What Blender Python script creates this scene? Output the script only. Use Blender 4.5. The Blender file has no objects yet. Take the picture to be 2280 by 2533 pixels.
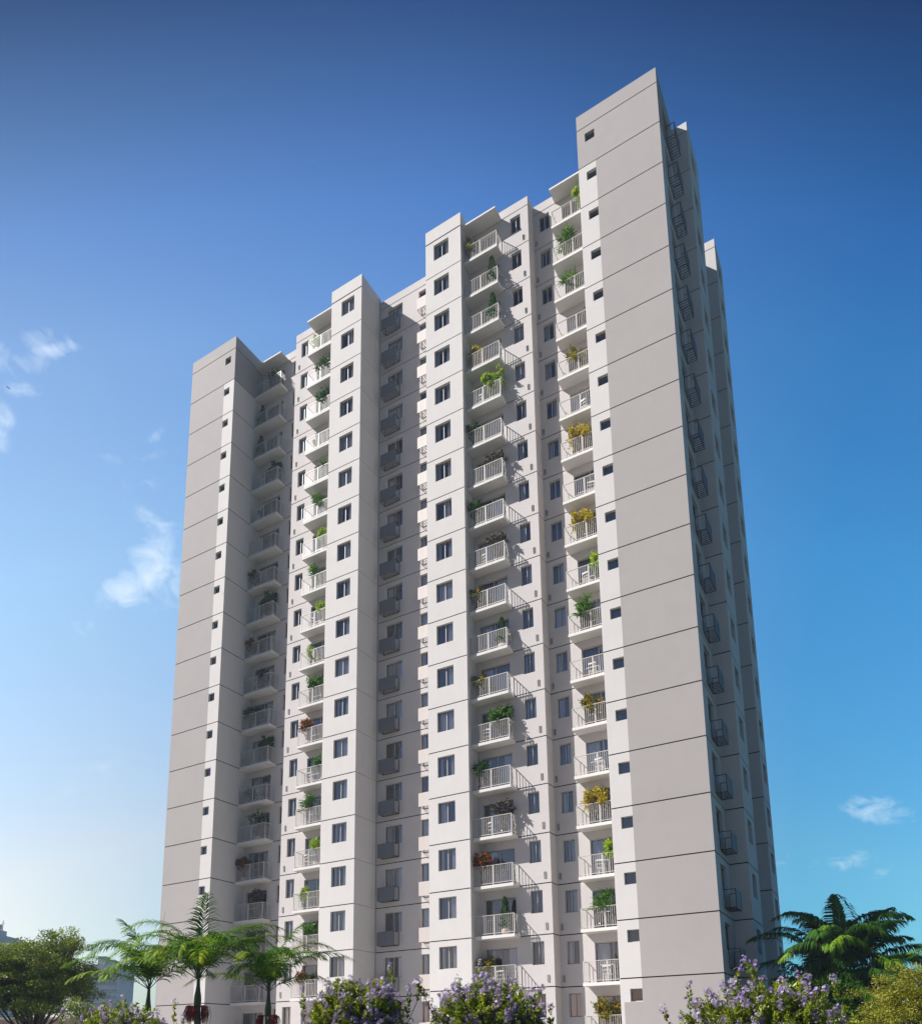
import bpy, bmesh, math, random
import numpy as np
from mathutils import Vector, Matrix

S = bpy.context.scene
COL = S.collection
R = math.radians

# ------------------------------------------------------------------ camera
cam_d = bpy.data.cameras.new('camera')
cam = bpy.data.objects.new('camera', cam_d); COL.objects.link(cam)
rot = Matrix(((0.86525709, 0.50116008, -0.01299029),
              (0.10384240, -0.15381463, 0.98262802),
              (-0.49045584, 0.85157480, 0.18513086)))
m = Matrix((rot[0], rot[1], -rot[2])).transposed().to_4x4()
m.translation = Vector((7.0842, -35.6258, 1.7475))
cam.matrix_world = m
cam_d.sensor_fit = 'VERTICAL'
cam_d.sensor_height = 24.0
cam_d.lens = 1914.889 / 2533.0 * 24.0
cam_d.shift_y = (2237.943 - 1266.5) / 2533.0
cam_d.clip_start = 0.1; cam_d.clip_end = 5000
S.camera = cam

# ------------------------------------------------------------------ sun, sky, exposure
SUNV = Vector((-3.42, -2.21, 4.09)).normalized()      # towards the sun
sun_d = bpy.data.lights.new('sun', 'SUN')
sun_d.energy = 5.0; sun_d.angle = R(0.5); sun_d.color = (1.0, 0.972, 0.94)
sun = bpy.data.objects.new('sun', sun_d); COL.objects.link(sun)
sun.rotation_euler = SUNV.to_track_quat('Z', 'Y').to_euler()
sun.location = (-40, -30, 80)
W = bpy.data.worlds.new('World'); S.world = W; W.use_nodes = True
wn = W.node_tree.nodes; wl = W.node_tree.links; wn.clear()
def N(nt, typ, **kw):
    n = nt.nodes.new(typ)
    for k, v in kw.items():
        if k.startswith('i_'):
            key = k[2:]
            n.inputs[int(key) if key.isdigit() else key].default_value = v
        else: setattr(n, k, v)
    return n
wt = W.node_tree
out = N(wt, 'ShaderNodeOutputWorld'); bg = N(wt, 'ShaderNodeBackground'); bg.inputs['Strength'].default_value = 0.092
sky = N(wt, 'ShaderNodeTexSky', sky_type='NISHITA', sun_disc=False)
sky.sun_elevation = math.asin(SUNV.z); sky.sun_rotation = math.atan2(SUNV.x, SUNV.y)
sky.altitude = 300; sky.air_density = 1.25; sky.dust_density = 0.35; sky.ozone_density = 3.2
hs = N(wt, 'ShaderNodeHueSaturation'); hs.inputs['Hue'].default_value = 0.493; hs.inputs['Saturation'].default_value = 1.2; hs.inputs['Value'].default_value = 1.0
wl.new(sky.outputs[0], hs.inputs['Color'])
# thin wisps of cloud: noise shaped by soft lobes round the directions where clouds stand
geo = N(wt, 'ShaderNodeTexCoord')
nrm = N(wt, 'ShaderNodeVectorMath', operation='NORMALIZE'); wl.new(geo.outputs['Generated'], nrm.inputs[0])
mp = N(wt, 'ShaderNodeMapping'); mp.inputs['Scale'].default_value = (9, 9, 13); wl.new(nrm.outputs[0], mp.inputs['Vector'])
nz = N(wt, 'ShaderNodeTexNoise', i_Scale=3.6, i_Detail=10.0, i_Roughness=0.62, i_Distortion=0.6); wl.new(mp.outputs[0], nz.inputs['Vector'])
CLOUDS = [
    ((-0.6498, 0.3527, 0.6733), (0.623, 0.761, 0.179), 0.0291, 0.0136, 0.90),
    ((-0.6427, 0.3646, 0.6738), (0.706, 0.634, 0.316), 0.0269, 0.0069, 0.80),
    ((-0.6618, 0.3545, 0.6606), (0.722, 0.559, 0.408), 0.0244, 0.0122, 0.70),
    ((-0.6839, 0.33, 0.6507), (0.653, -0.135, 0.745), 0.0168, 0.0289, 0.90),
    ((-0.6864, 0.3511, 0.6369), (0.592, 0.781, 0.198), 0.0198, 0.0089, 0.75),
    ((-0.7101, 0.3446, 0.6139), (0.703, 0.237, 0.671), 0.0158, 0.0187, 1.00),
    ((-0.7206, 0.3521, 0.5973), (0.689, 0.244, 0.683), 0.0115, 0.0125, 0.75),
    ((-0.6251, 0.4548, 0.6344), (0.763, 0.169, 0.623), 0.0183, 0.0064, 0.75),
    ((-0.6469, 0.4472, 0.6176), (0.725, 0.63, 0.28), 0.0488, 0.0074, 0.52),
    ((-0.6535, 0.4637, 0.5982), (0.753, 0.501, 0.427), 0.0279, 0.0135, 0.52),
    ((-0.6604, 0.4821, 0.5757), (0.523, 0.844, -0.121), 0.0347, 0.0165, 0.75),
    ((-0.685, 0.4973, 0.5324), (0.643, 0.039, 0.765), 0.0532, 0.0269, 1.25),
    ((-0.7092, 0.4901, 0.5068), (0.713, 0.499, 0.493), 0.0392, 0.0191, 1.25),
    ((-0.6705, 0.5192, 0.5299), (0.467, -0.285, 0.837), 0.0567, 0.0340, 0.75),
    ((-0.7497, 0.4709, 0.465), (0.637, 0.715, 0.29), 0.0167, 0.0112, 0.80),
    ((-0.0069, 0.9656, 0.26), (0.957, 0.07, -0.28), 0.0578, 0.0192, 1.10),
    ((-0.0516, 0.9764, 0.2097), (0.999, 0.029, 0.046), 0.0474, 0.0135, 0.72),
    ((-0.0122, 0.9813, 0.1922), (0.974, -0.037, 0.222), 0.0232, 0.0084, 0.60),
    ((-0.12, 0.9687, 0.2173), (0.903, 0.19, -0.384), 0.0285, 0.0222, 0.60),
    ((-0.7791, 0.5347, 0.3273), (0.618, 0.523, 0.587), 0.0337, 0.0176, 0.52),
    ((-0.8106, 0.5057, 0.2952), (-0.537, -0.478, -0.695), 0.0266, 0.0104, 0.45),
]
def mth(op, a, b, clamp=False):
    n = N(wt, 'ShaderNodeMath', operation=op, use_clamp=clamp)
    for i, v in enumerate((a, b)):
        if v is None: continue
        if isinstance(v, (int, float)): n.inputs[i].default_value = v
        else: wl.new(v, n.inputs[i])
    return n.outputs[0]
tot = None
for d, ax, wa, wb, st in CLOUDS:      # direction, long axis, half widths along and across it, strength
    d = Vector(d).normalized(); a = Vector(ax); a = (a - d * a.dot(d)).normalized(); b = d.cross(a)
    sb = N(wt, 'ShaderNodeVectorMath', operation='SUBTRACT'); wl.new(nrm.outputs[0], sb.inputs[0]); sb.inputs[1].default_value = d
    da = N(wt, 'ShaderNodeVectorMath', operation='DOT_PRODUCT'); wl.new(sb.outputs[0], da.inputs[0]); da.inputs[1].default_value = a / wa
    db = N(wt, 'ShaderNodeVectorMath', operation='DOT_PRODUCT'); wl.new(sb.outputs[0], db.inputs[0]); db.inputs[1].default_value = b / wb
    dd = N(wt, 'ShaderNodeVectorMath', operation='DOT_PRODUCT'); wl.new(sb.outputs[0], dd.inputs[0]); dd.inputs[1].default_value = d
    q = mth('ADD', mth('MULTIPLY', da.outputs['Value'], da.outputs['Value']), mth('MULTIPLY', db.outputs['Value'], db.outputs['Value']))
    q = mth('ADD', q, mth('MULTIPLY', mth('ABSOLUTE', dd.outputs['Value'], None), 20.0))
    g = mth('MULTIPLY', mth('SUBTRACT', 1.0, q, True), st)
    tot = g if tot is None else mth('ADD', tot, g)
mixc = N(wt, 'ShaderNodeMix', data_type='RGBA')
if tot is not None:
    body = mth('MULTIPLY', mth('SUBTRACT', mth('ADD', nz.outputs['Fac'], mth('MULTIPLY', tot, 0.20)), 0.55), 2.3, True)
    fac = mth('MULTIPLY', mth('MULTIPLY', body, mth('MINIMUM', mth('MULTIPLY', tot, 1.6), 1.0)), 0.58, True)
    wl.new(fac, mixc.inputs['Factor'])
else: mixc.inputs['Factor'].default_value = 0
# deeper blue high up, paler towards the sun's side on the left
sx_ = N(wt, 'ShaderNodeSeparateXYZ'); wl.new(nrm.outputs[0], sx_.inputs[0])
def ramp(src, stops):
    r_ = N(wt, 'ShaderNodeValToRGB'); e_ = r_.color_ramp.elements; r_.color_ramp.interpolation = 'LINEAR'
    e_[0].position = stops[0][0]; e_[0].color = (*stops[0][1], 1); e_[1].position = stops[-1][0]; e_[1].color = (*stops[-1][1], 1)
    for p_, c_ in stops[1:-1]: q_ = e_.new(p_); q_.color = (*c_, 1)
    wl.new(src, r_.inputs[0]); return r_.outputs[0]
lt = N(wt, 'ShaderNodeVectorMath', operation='DOT_PRODUCT'); wl.new(nrm.outputs[0], lt.inputs[0]); lt.inputs[1].default_value = (.8653, .5012, 0)
ft = N(wt, 'ShaderNodeVectorMath', operation='DOT_PRODUCT'); wl.new(nrm.outputs[0], ft.inputs[0]); ft.inputs[1].default_value = (-.5, .866, 0)
q_ = mth('ADD', sx_.outputs['Z'], mth('MULTIPLY', mth('MULTIPLY', lt.outputs['Value'], lt.outputs['Value']), .5))
r1 = ramp(q_, [(0.0, (.15, .33, .48)), (.10, (.26, .46, .58)), (.20, (.58, .74, .74)), (.32, (1.04, .98, .86)), (.45, (1.10, 1.12, 1.05)), (.6, (1.12, 1.25, 1.2)), (.74, (.88, 1.02, 1.1)), (.80, (.55, .75, .95)), (.88, (.07, .16, .28)), (1.0, (.04, .10, .18))])
r2 = ramp(mth('ADD', mth('MULTIPLY', lt.outputs['Value'], .5), .5), [(.2, (1.9, 1.15, .95)), (.3, (1.9, 1.15, .95)), (.5, (1.5, 1.1, 1.1)), (.7, (.40, .78, .92)), (.85, (.38, .73, .9))])
r3 = ramp(mth('ADD', mth('MULTIPLY', ft.outputs['Value'], .5), .5), [(.3, (.38, .38, .46)), (.42, (.42, .44, .54)), (.58, (1, 1, 1))])  # dims the unseen sky behind the camera to deepen shade on the walls
v1 = N(wt, 'ShaderNodeVectorMath', operation='MULTIPLY'); wl.new(r1, v1.inputs[0]); wl.new(r2, v1.inputs[1])
v3 = N(wt, 'ShaderNodeVectorMath', operation='MULTIPLY'); wl.new(v1.outputs[0], v3.inputs[0]); wl.new(r3, v3.inputs[1])
v2 = N(wt, 'ShaderNodeVectorMath', operation='MULTIPLY'); wl.new(v3.outputs[0], v2.inputs[0]); wl.new(hs.outputs[0], v2.inputs[1])
wl.new(v2.outputs[0], mixc.inputs['A']); mixc.inputs['B'].default_value = (5.6, 6.2, 6.8, 1)
wl.new(mixc.outputs['Result'], bg.inputs['Color']); wl.new(bg.outputs[0], out.inputs['Surface'])
S.view_settings.view_transform = 'Standard'; S.view_settings.look = 'None'
S.view_settings.exposure = 0.92; S.view_settings.gamma = 1.0
S.render.engine = 'CYCLES'

# ------------------------------------------------------------------ materials
def mat(name, col, rough=0.8, noise=0.0, nscale=3.0, bump=0.0, bscale=40.0, metal=0.0, spec=0.3, streak=0.0):
    m_ = bpy.data.materials.new(name); m_.use_nodes = True; nt = m_.node_tree
    p = nt.nodes['Principled BSDF']; p.inputs['Roughness'].default_value = rough
    p.inputs['Metallic'].default_value = metal; p.inputs['Specular IOR Level'].default_value = spec
    p.inputs['Base Color'].default_value = (*col, 1)
    tc = N(nt, 'ShaderNodeTexCoord')
    if noise:
        t = N(nt, 'ShaderNodeTexNoise', i_Scale=nscale, i_Detail=6.0, i_Roughness=0.6); nt.links.new(tc.outputs['Object'], t.inputs['Vector'])
        t2 = N(nt, 'ShaderNodeTexNoise', i_Scale=nscale * 0.17, i_Detail=3.0); nt.links.new(tc.outputs['Object'], t2.inputs['Vector'])
        ad = N(nt, 'ShaderNodeMath', operation='ADD'); nt.links.new(t.outputs[0], ad.inputs[0]); nt.links.new(t2.outputs[0], ad.inputs[1])
        src = ad.outputs[0]
        if streak:
            mpp = N(nt, 'ShaderNodeMapping'); mpp.inputs['Scale'].default_value = (5, 5, 0.35); nt.links.new(tc.outputs['Object'], mpp.inputs['Vector'])
            t3 = N(nt, 'ShaderNodeTexNoise', i_Scale=1.0, i_Detail=4.0); nt.links.new(mpp.outputs[0], t3.inputs['Vector'])
            m3 = N(nt, 'ShaderNodeMath', operation='MULTIPLY_ADD'); m3.inputs[1].default_value = streak; nt.links.new(t3.outputs[0], m3.inputs[0]); nt.links.new(src, m3.inputs[2])
            src = m3.outputs[0]
        mr = N(nt, 'ShaderNodeMapRange'); mr.inputs['From Min'].default_value = 0.6; mr.inputs['From Max'].default_value = 1.4 + streak * 0.6
        mr.inputs['To Min'].default_value = 1 - noise; mr.inputs['To Max'].default_value = 1 + noise; nt.links.new(src, mr.inputs['Value'])
        mx = N(nt, 'ShaderNodeVectorMath', operation='SCALE'); mx.inputs[0].default_value = col; nt.links.new(mr.outputs[0], mx.inputs['Scale'])
        nt.links.new(mx.outputs[0], p.inputs['Base Color'])
    if bump:
        t = N(nt, 'ShaderNodeTexNoise', i_Scale=bscale, i_Detail=4.0); nt.links.new(tc.outputs['Object'], t.inputs['Vector'])
        b = N(nt, 'ShaderNodeBump', i_Strength=bump, i_Distance=0.02); nt.links.new(t.outputs[0], b.inputs['Height']); nt.links.new(b.outputs[0], p.inputs['Normal'])
    return m_
M = {}
M['white'] = mat('white_plaster', (0.53, 0.502, 0.482), 0.85, 0.06, 1.2, 0.25, 25, streak=0.5)
M['grey'] = mat('grey_plaster', (0.322, 0.295, 0.284), 0.85, 0.06, 1.2, 0.25, 25, streak=0.4)
M['beige'] = mat('light_grey_plaster', (0.485, 0.450, 0.436), 0.85, 0.06, 1.2, 0.25, 25, streak=0.4)
M['groove'] = mat('groove_sealant', (0.012, 0.011, 0.012), 0.9)
M['softgroove'] = mat('pale_groove', (0.25, 0.24, 0.235), 0.9)
M['slab'] = mat('painted_concrete', (0.60, 0.575, 0.55), 0.8, 0.03, 2, 0.1, 20)
M['rail'] = mat('white_metal', (0.49, 0.46, 0.43), 0.45, spec=0.5)
M['frame'] = mat('window_aluminium', (0.42, 0.40, 0.38), 0.45, spec=0.5)
M['sash'] = mat('dark_gasket', (0.03, 0.03, 0.035), 0.5)
M['cage'] = mat('grey_brown_steel', (0.035, 0.032, 0.032), 0.5, metal=0.2)
M['perf'] = mat('perforated_panel', (0.47, 0.42, 0.39), 0.6)
M['shadeperf'] = mat('shade_toned_panel', (0.13, 0.135, 0.15), 0.6)  # same panel as the beige one, with shade put into the colour
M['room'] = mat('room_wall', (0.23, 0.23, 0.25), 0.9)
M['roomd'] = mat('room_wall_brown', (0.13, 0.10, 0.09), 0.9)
M['roof'] = mat('roof_concrete', (0.3, 0.3, 0.29), 0.9, 0.1, 2)
M['vent'] = mat('vent_plastic', (0.30, 0.285, 0.275), 0.6)
M['pot_white'] = mat('cream_ceramic', (0.62, 0.50, 0.40), 0.5, 0.05, 6)
M['pot_dark'] = mat('dark_ceramic', (0.015, 0.015, 0.02), 0.35, spec=0.5)
M['soil'] = mat('soil', (0.05, 0.035, 0.025), 1.0)
M['bark'] = mat('bark', (0.10, 0.08, 0.06), 0.95, 0.3, 12, 0.6, 30)
M['palmbark'] = mat('palm_bark', (0.16, 0.14, 0.11), 0.9, 0.25, 8, 0.5, 14)
M['shaft'] = mat('green_crownshaft', (0.06, 0.085, 0.03), 0.5, 0.2, 8)
M['fruit'] = mat('red_fruit', (0.30, 0.018, 0.012), 0.45, 0.3, 14)
M['wood'] = mat('chair_white', (0.6, 0.58, 0.55), 0.5)
M['pink'] = mat('pink_render', (0.42, 0.27, 0.22), 0.9, 0.08, 2)
M['far'] = mat('distant_concrete', (0.30, 0.30, 0.31), 0.9, 0.05, 0.1)
M['farw'] = mat('distant_glass', (0.08, 0.09, 0.1), 0.4)
M['bird'] = mat('dark_feathers', (0.03, 0.03, 0.03), 0.9)

def glass():
    m_ = bpy.data.materials.new('window_glass'); m_.use_nodes = True; nt = m_.node_tree; nt.nodes.clear()
    o = N(nt, 'ShaderNodeOutputMaterial'); mx = N(nt, 'ShaderNodeMixShader')
    tr = N(nt, 'ShaderNodeBsdfTransparent'); tr.inputs[0].default_value = (0.86, 0.88, 0.92, 1)
    gl = N(nt, 'ShaderNodeBsdfGlossy', i_Roughness=0.03); gl.inputs[0].default_value = (0.86, 0.86, 0.88, 1)
    tc = N(nt, 'ShaderNodeTexCoord'); t = N(nt, 'ShaderNodeTexNoise', i_Scale=0.9, i_Detail=1.0); nt.links.new(tc.outputs['Object'], t.inputs['Vector'])
    b = N(nt, 'ShaderNodeBump', i_Strength=0.12, i_Distance=0.05); nt.links.new(t.outputs[0], b.inputs['Height']); nt.links.new(b.outputs[0], gl.inputs['Normal'])
    fr = N(nt, 'ShaderNodeLayerWeight', i_Blend=0.30)
    mr = N(nt, 'ShaderNodeMapRange'); mr.inputs['To Min'].default_value = 0.14; mr.inputs['To Max'].default_value = 0.80
    nt.links.new(fr.outputs['Fresnel'], mr.inputs['Value']); nt.links.new(mr.outputs[0], mx.inputs[0])
    nt.links.new(tr.outputs[0], mx.inputs[1]); nt.links.new(gl.outputs[0], mx.inputs[2]); nt.links.new(mx.outputs[0], o.inputs[0])
    return m_
M['glass'] = glass()
def cloth():
    m_ = bpy.data.materials.new('white_curtain'); m_.use_nodes = True; nt = m_.node_tree; nt.nodes.clear()
    o = N(nt, 'ShaderNodeOutputMaterial'); mx = N(nt, 'ShaderNodeMixShader', i_0=0.35)
    a = N(nt, 'ShaderNodeBsdfDiffuse'); a.inputs[0].default_value = (0.82, 0.81, 0.82, 1)
    b = N(nt, 'ShaderNodeBsdfTranslucent'); b.inputs[0].default_value = (0.6, 0.6, 0.62, 1)
    nt.links.new(a.outputs[0], mx.inputs[1]); nt.links.new(b.outputs[0], mx.inputs[2]); nt.links.new(mx.outputs[0], o.inputs[0])
    return m_
M['curtain'] = cloth()
def leaf(name, c0, c1, c2, rough=0.45, trans=0.3, spec=0.3):
    """foliage whose colour runs c0 > c1 > c2 with the face attribute 'tint'"""
    m_ = bpy.data.materials.new(name); m_.use_nodes = True; nt = m_.node_tree
    p = nt.nodes['Principled BSDF']; o = nt.nodes['Material Output']
    at = N(nt, 'ShaderNodeAttribute', attribute_name='tint')
    cr = N(nt, 'ShaderNodeValToRGB'); e = cr.color_ramp.elements
    e[0].position = 0; e[0].color = (*c0, 1); e[1].position = 1; e[1].color = (*c2, 1); k = e.new(0.55); k.color = (*c1, 1)
    nt.links.new(at.outputs['Fac'], cr.inputs[0]); nt.links.new(cr.outputs[0], p.inputs['Base Color'])
    p.inputs['Roughness'].default_value = rough; p.inputs['Specular IOR Level'].default_value = spec
    tl = N(nt, 'ShaderNodeBsdfTranslucent')
    br = N(nt, 'ShaderNodeVectorMath', operation='MULTIPLY'); br.inputs[1].default_value = (1.25, 1.35, 0.6); nt.links.new(cr.outputs[0], br.inputs[0]); nt.links.new(br.outputs[0], tl.inputs[0])
    mx = N(nt, 'ShaderNodeMixShader', i_0=trans); nt.links.new(p.outputs[0], mx.inputs[1]); nt.links.new(tl.outputs[0], mx.inputs[2]); nt.links.new(mx.outputs[0], o.inputs[0])
    return m_
M['l_tree'] = leaf('olive_tree_leaves', (0.035, 0.062, 0.010), (0.13, 0.175, 0.024), (0.36, 0.36, 0.05))
M['l_lilac'] = leaf('bush_leaves', (0.06, 0.10, 0.012), (0.19, 0.24, 0.022), (0.42, 0.42, 0.04), 0.35, 0.35)
M['flower'] = leaf('lilac_petals', (0.17, 0.11, 0.33), (0.35, 0.26, 0.52), (0.66, 0.57, 0.76), 0.6, 0.3)
M['l_yellow'] = leaf('mustard_shrub_leaves', (0.10, 0.10, 0.012), (0.24, 0.235, 0.02), (0.42, 0.40, 0.05))
M['l_palm'] = leaf('palm_leaflets', (0.020, 0.07, 0.004), (0.09, 0.20, 0.007), (0.44, 0.42, 0.018), 0.6, 0.28, 0.08)
M['l_areca'] = leaf('dark_palm_leaflets', (0.025, 0.06, 0.014), (0.05, 0.14, 0.01), (0.26, 0.36, 0.015), 0.6, 0.3, 0.08)
M['p_green'] = leaf('green_houseplant', (0.03, 0.09, 0.012), (0.07, 0.17, 0.02), (0.16, 0.27, 0.03))
M['p_dark'] = leaf('dark_houseplant', (0.015, 0.045, 0.008), (0.03, 0.08, 0.015), (0.07, 0.13, 0.02))
M['p_lime'] = leaf('lime_houseplant', (0.10, 0.2, 0.01), (0.25, 0.38, 0.02), (0.45, 0.5, 0.04))
M['p_yellow'] = leaf('yellow_croton', (0.16, 0.17, 0.01), (0.42, 0.31, 0.015), (0.58, 0.40, 0.02))
M['p_orange'] = leaf('orange_green_croton', (0.05, 0.10, 0.01), (0.20, 0.20, 0.02), (0.48, 0.22, 0.02))
M['p_red'] = leaf('red_leaves', (0.06, 0.08, 0.012), (0.20, 0.07, 0.02), (0.38, 0.07, 0.03))
M['p_purple'] = leaf('purple_leaves', (0.03, 0.03, 0.035), (0.08, 0.055, 0.06), (0.30, 0.24, 0.24))
M['p_bloom'] = leaf('white_flowering_shrub', (0.015, 0.04, 0.01), (0.03, 0.07, 0.015), (0.6, 0.6, 0.5))

# ------------------------------------------------------------------ mesh helpers
class MB:
    def __init__(s): s.v = []; s.f = []; s.mi = []; s.t = []
    def quad(s, a, b, c, d, mi=0, t=0.5):
        n = len(s.v); s.v += [tuple(a), tuple(b), tuple(c), tuple(d)]; s.f.append((n, n+1, n+2, n+3)); s.mi.append(mi); s.t.append(t)
    def tri(s, a, b, c, mi=0, t=0.5):
        n = len(s.v); s.v += [tuple(a), tuple(b), tuple(c)]; s.f.append((n, n+1, n+2)); s.mi.append(mi); s.t.append(t)
    def box(s, x0, x1, y0, y1, z0, z1, mi=0):
        n = len(s.v)
        s.v += [(x0,y0,z0),(x1,y0,z0),(x1,y1,z0),(x0,y1,z0),(x0,y0,z1),(x1,y0,z1),(x1,y1,z1),(x0,y1,z1)]
        for q in ((0,3,2,1),(4,5,6,7),(0,1,5,4),(1,2,6,5),(2,3,7,6),(3,0,4,7)):
            s.f.append(tuple(n+i for i in q)); s.mi.append(mi); s.t.append(0.5)
    def tube(s, pts, rads, n=6, mi=0, t=0.5, cap=True):
        pts = [Vector(p) for p in pts]; rings = []
        for i, p in enumerate(pts):
            d = (pts[min(i+1, len(pts)-1)] - pts[max(i-1, 0)])
            d = d.normalized() if d.length > 1e-9 else Vector((0, 0, 1))
            a = d.cross(Vector((0, 0, 1))) if abs(d.z) < 0.95 else d.cross(Vector((1, 0, 0)))
            a.normalize(); b = d.cross(a); base = len(s.v); r = rads[i] if hasattr(rads, '__len__') else rads
            for k in range(n):
                w = 2*math.pi*k/n; s.v.append(tuple(p + a*(r*math.cos(w)) + b*(r*math.sin(w))))
            rings.append(base)
        for i in range(len(rings)-1):
            for k in range(n):
                s.f.append((rings[i]+k, rings[i]+(k+1) % n, rings[i+1]+(k+1) % n, rings[i+1]+k)); s.mi.append(mi); s.t.append(t)
        if cap:
            s.f.append(tuple(rings[-1]+k for k in range(n))); s.mi.append(mi); s.t.append(t)
    def lathe(s, prof, c=(0, 0, 0), n=20, mi=0):
        rings = []
        for r, z in prof:
            rings.append(len(s.v))
            for k in range(n):
                w = 2*math.pi*k/n; s.v.append((c[0]+r*math.cos(w), c[1]+r*math.sin(w), c[2]+z))
        for i in range(len(rings)-1):
            for k in range(n):
                s.f.append((rings[i]+k, rings[i]+(k+1) % n, rings[i+1]+(k+1) % n, rings[i+1]+k)); s.mi.append(mi); s.t.append(0.5)
    def mesh(s, name, mats, smooth=False, tint=False):
        me = bpy.data.meshes.new(name); me.from_pydata(s.v, [], s.f)
        for q in (mats if isinstance(mats, (list, tuple)) else [mats]): me.materials.append(M[q])
        me.polygons.foreach_set('material_index', s.mi)
        if smooth: me.polygons.foreach_set('use_smooth', [True]*len(s.f))
        if tint:
            a = me.attributes.new('tint', 'FLOAT', 'FACE'); a.data.foreach_set('value', s.t)
        me.update(); return me
    def obj(s, name, mats, parent=None, smooth=False, tint=False, loc=None):
        return link(name, s.mesh(name, mats, smooth, tint), parent, loc)
def link(name, me, parent=None, loc=None, rz=0.0):
    o = bpy.data.objects.new(name, me); COL.objects.link(o)
    if parent is not None: o.parent = parent
    if loc is not None: o.location = loc
    if rz: o.rotation_euler = (0, 0, rz)
    return o
def thing(name, label, cat, loc=(0, 0, 0), group=None, rz=0.0):
    o = link(name, None, None, loc, rz); o['label'] = label; o['category'] = cat
    if group: o['group'] = group
    return o
def tag(o, label, cat, group=None):
    o['label'] = label; o['category'] = cat
    if group: o['group'] = group
    return o
def struct(o): o['kind'] = 'structure'; return o

# ------------------------------------------------------------------ the setting
b = MB(); g = 1500; n = 24
b.quad((-g, -g, 0), (g, -g, 0), (g, g, 0), (-g, g, 0))
M['ground'] = mat('lawn_and_soil', (0.038, 0.045, 0.028), 0.95, 0.35, 0.6, 0.4, 6)
struct(b.obj('ground', 'ground'))
M['asphalt'] = mat('asphalt', (0.06, 0.06, 0.062), 0.9, 0.15, 2, 0.3, 60)
M['paving'] = mat('concrete_paving', (0.32, 0.30, 0.28), 0.9, 0.1, 1.5, 0.2, 20)
b = MB(); b.box(-60, 60, -48, -36.9, -0.5, 0.004); struct(b.obj('road', 'asphalt'))
b = MB(); b.box(-60, 60, -36.9, -34.4, -0.5, 0.13); struct(b.obj('pavement', 'paving'))
b = MB(); b.box(-46, -0.6, -15.0, -0.02, -0.5, 0.05); M['pale_paving'] = mat('pale_paving', (0.46, 0.44, 0.42), 0.9, 0.08, 1.5, 0.2, 20); struct(b.obj('path', 'pale_paving'))

# ------------------------------------------------------------------ the tower
FH = 2.8; H0 = 55.4; NS = 19; CX = -18.82
J = lambda k: H0 - FH * k
G = 0.030
tower = thing('apartment_tower', 'tall white and grey apartment tower with balconies down its front', 'apartment building')

def panel(mb, P, u0, u1, z0, z1, holes=(), mi=0, depth=0.19, ri=None):
    """flat wall piece in the plane P (function u, n, z > point; n grows inwards) with window openings and their reveals"""
    ri = mi if ri is None else ri
    holes = [h for h in holes if h[0] < u1 - 1e-6 and h[1] > u0 + 1e-6]
    us = sorted(set([u0, u1] + [min(max(x, u0), u1) for h in holes for x in h[:2]])); zs = sorted(set([z0, z1] + [x for h in holes for x in h[2:4]]))
    for i in range(len(us)-1):
        for j in range(len(zs)-1):
            a, c, d, e = us[i], us[i+1], zs[j], zs[j+1]
            if c - a < 1e-6: continue
            if any(h[0] - 1e-6 <= (a+c)/2 <= h[1] + 1e-6 and h[2] <= (d+e)/2 <= h[3] for h in holes): continue
            mb.quad(P(a, 0, d), P(c, 0, d), P(c, 0, e), P(a, 0, e), mi)
    for a, c, d, e in [h[:4] for h in holes]:
        mb.quad(P(a, 0, d), P(a, 0, e), P(a, depth, e), P(a, depth, d), ri)
        mb.quad(P(c, 0, e), P(c, 0, d), P(c, depth, d), P(c, depth, e), ri)
        mb.quad(P(a, 0, e), P(c, 0, e), P(c, depth, e), P(a, depth, e), ri)
        mb.quad(P(a, depth, d), P(c, depth, d), P(c, 0, d), P(a, 0, d), ri)
    for z in (z0, z1):      # lips into the grooves
        mb.quad(P(u0, 0, z), P(u1, 0, z), P(u1, 0.03, z), P(u0, 0.03, z), mi)

def front(y): return lambda u, n, z: (u, y + n, z)
def east(x): return lambda u, n, z: (x - n, u, z)
def west(x): return lambda u, n, z: (x + n, u, z)
def back(y): return lambda u, n, z: (u, y - n, z)

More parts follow.
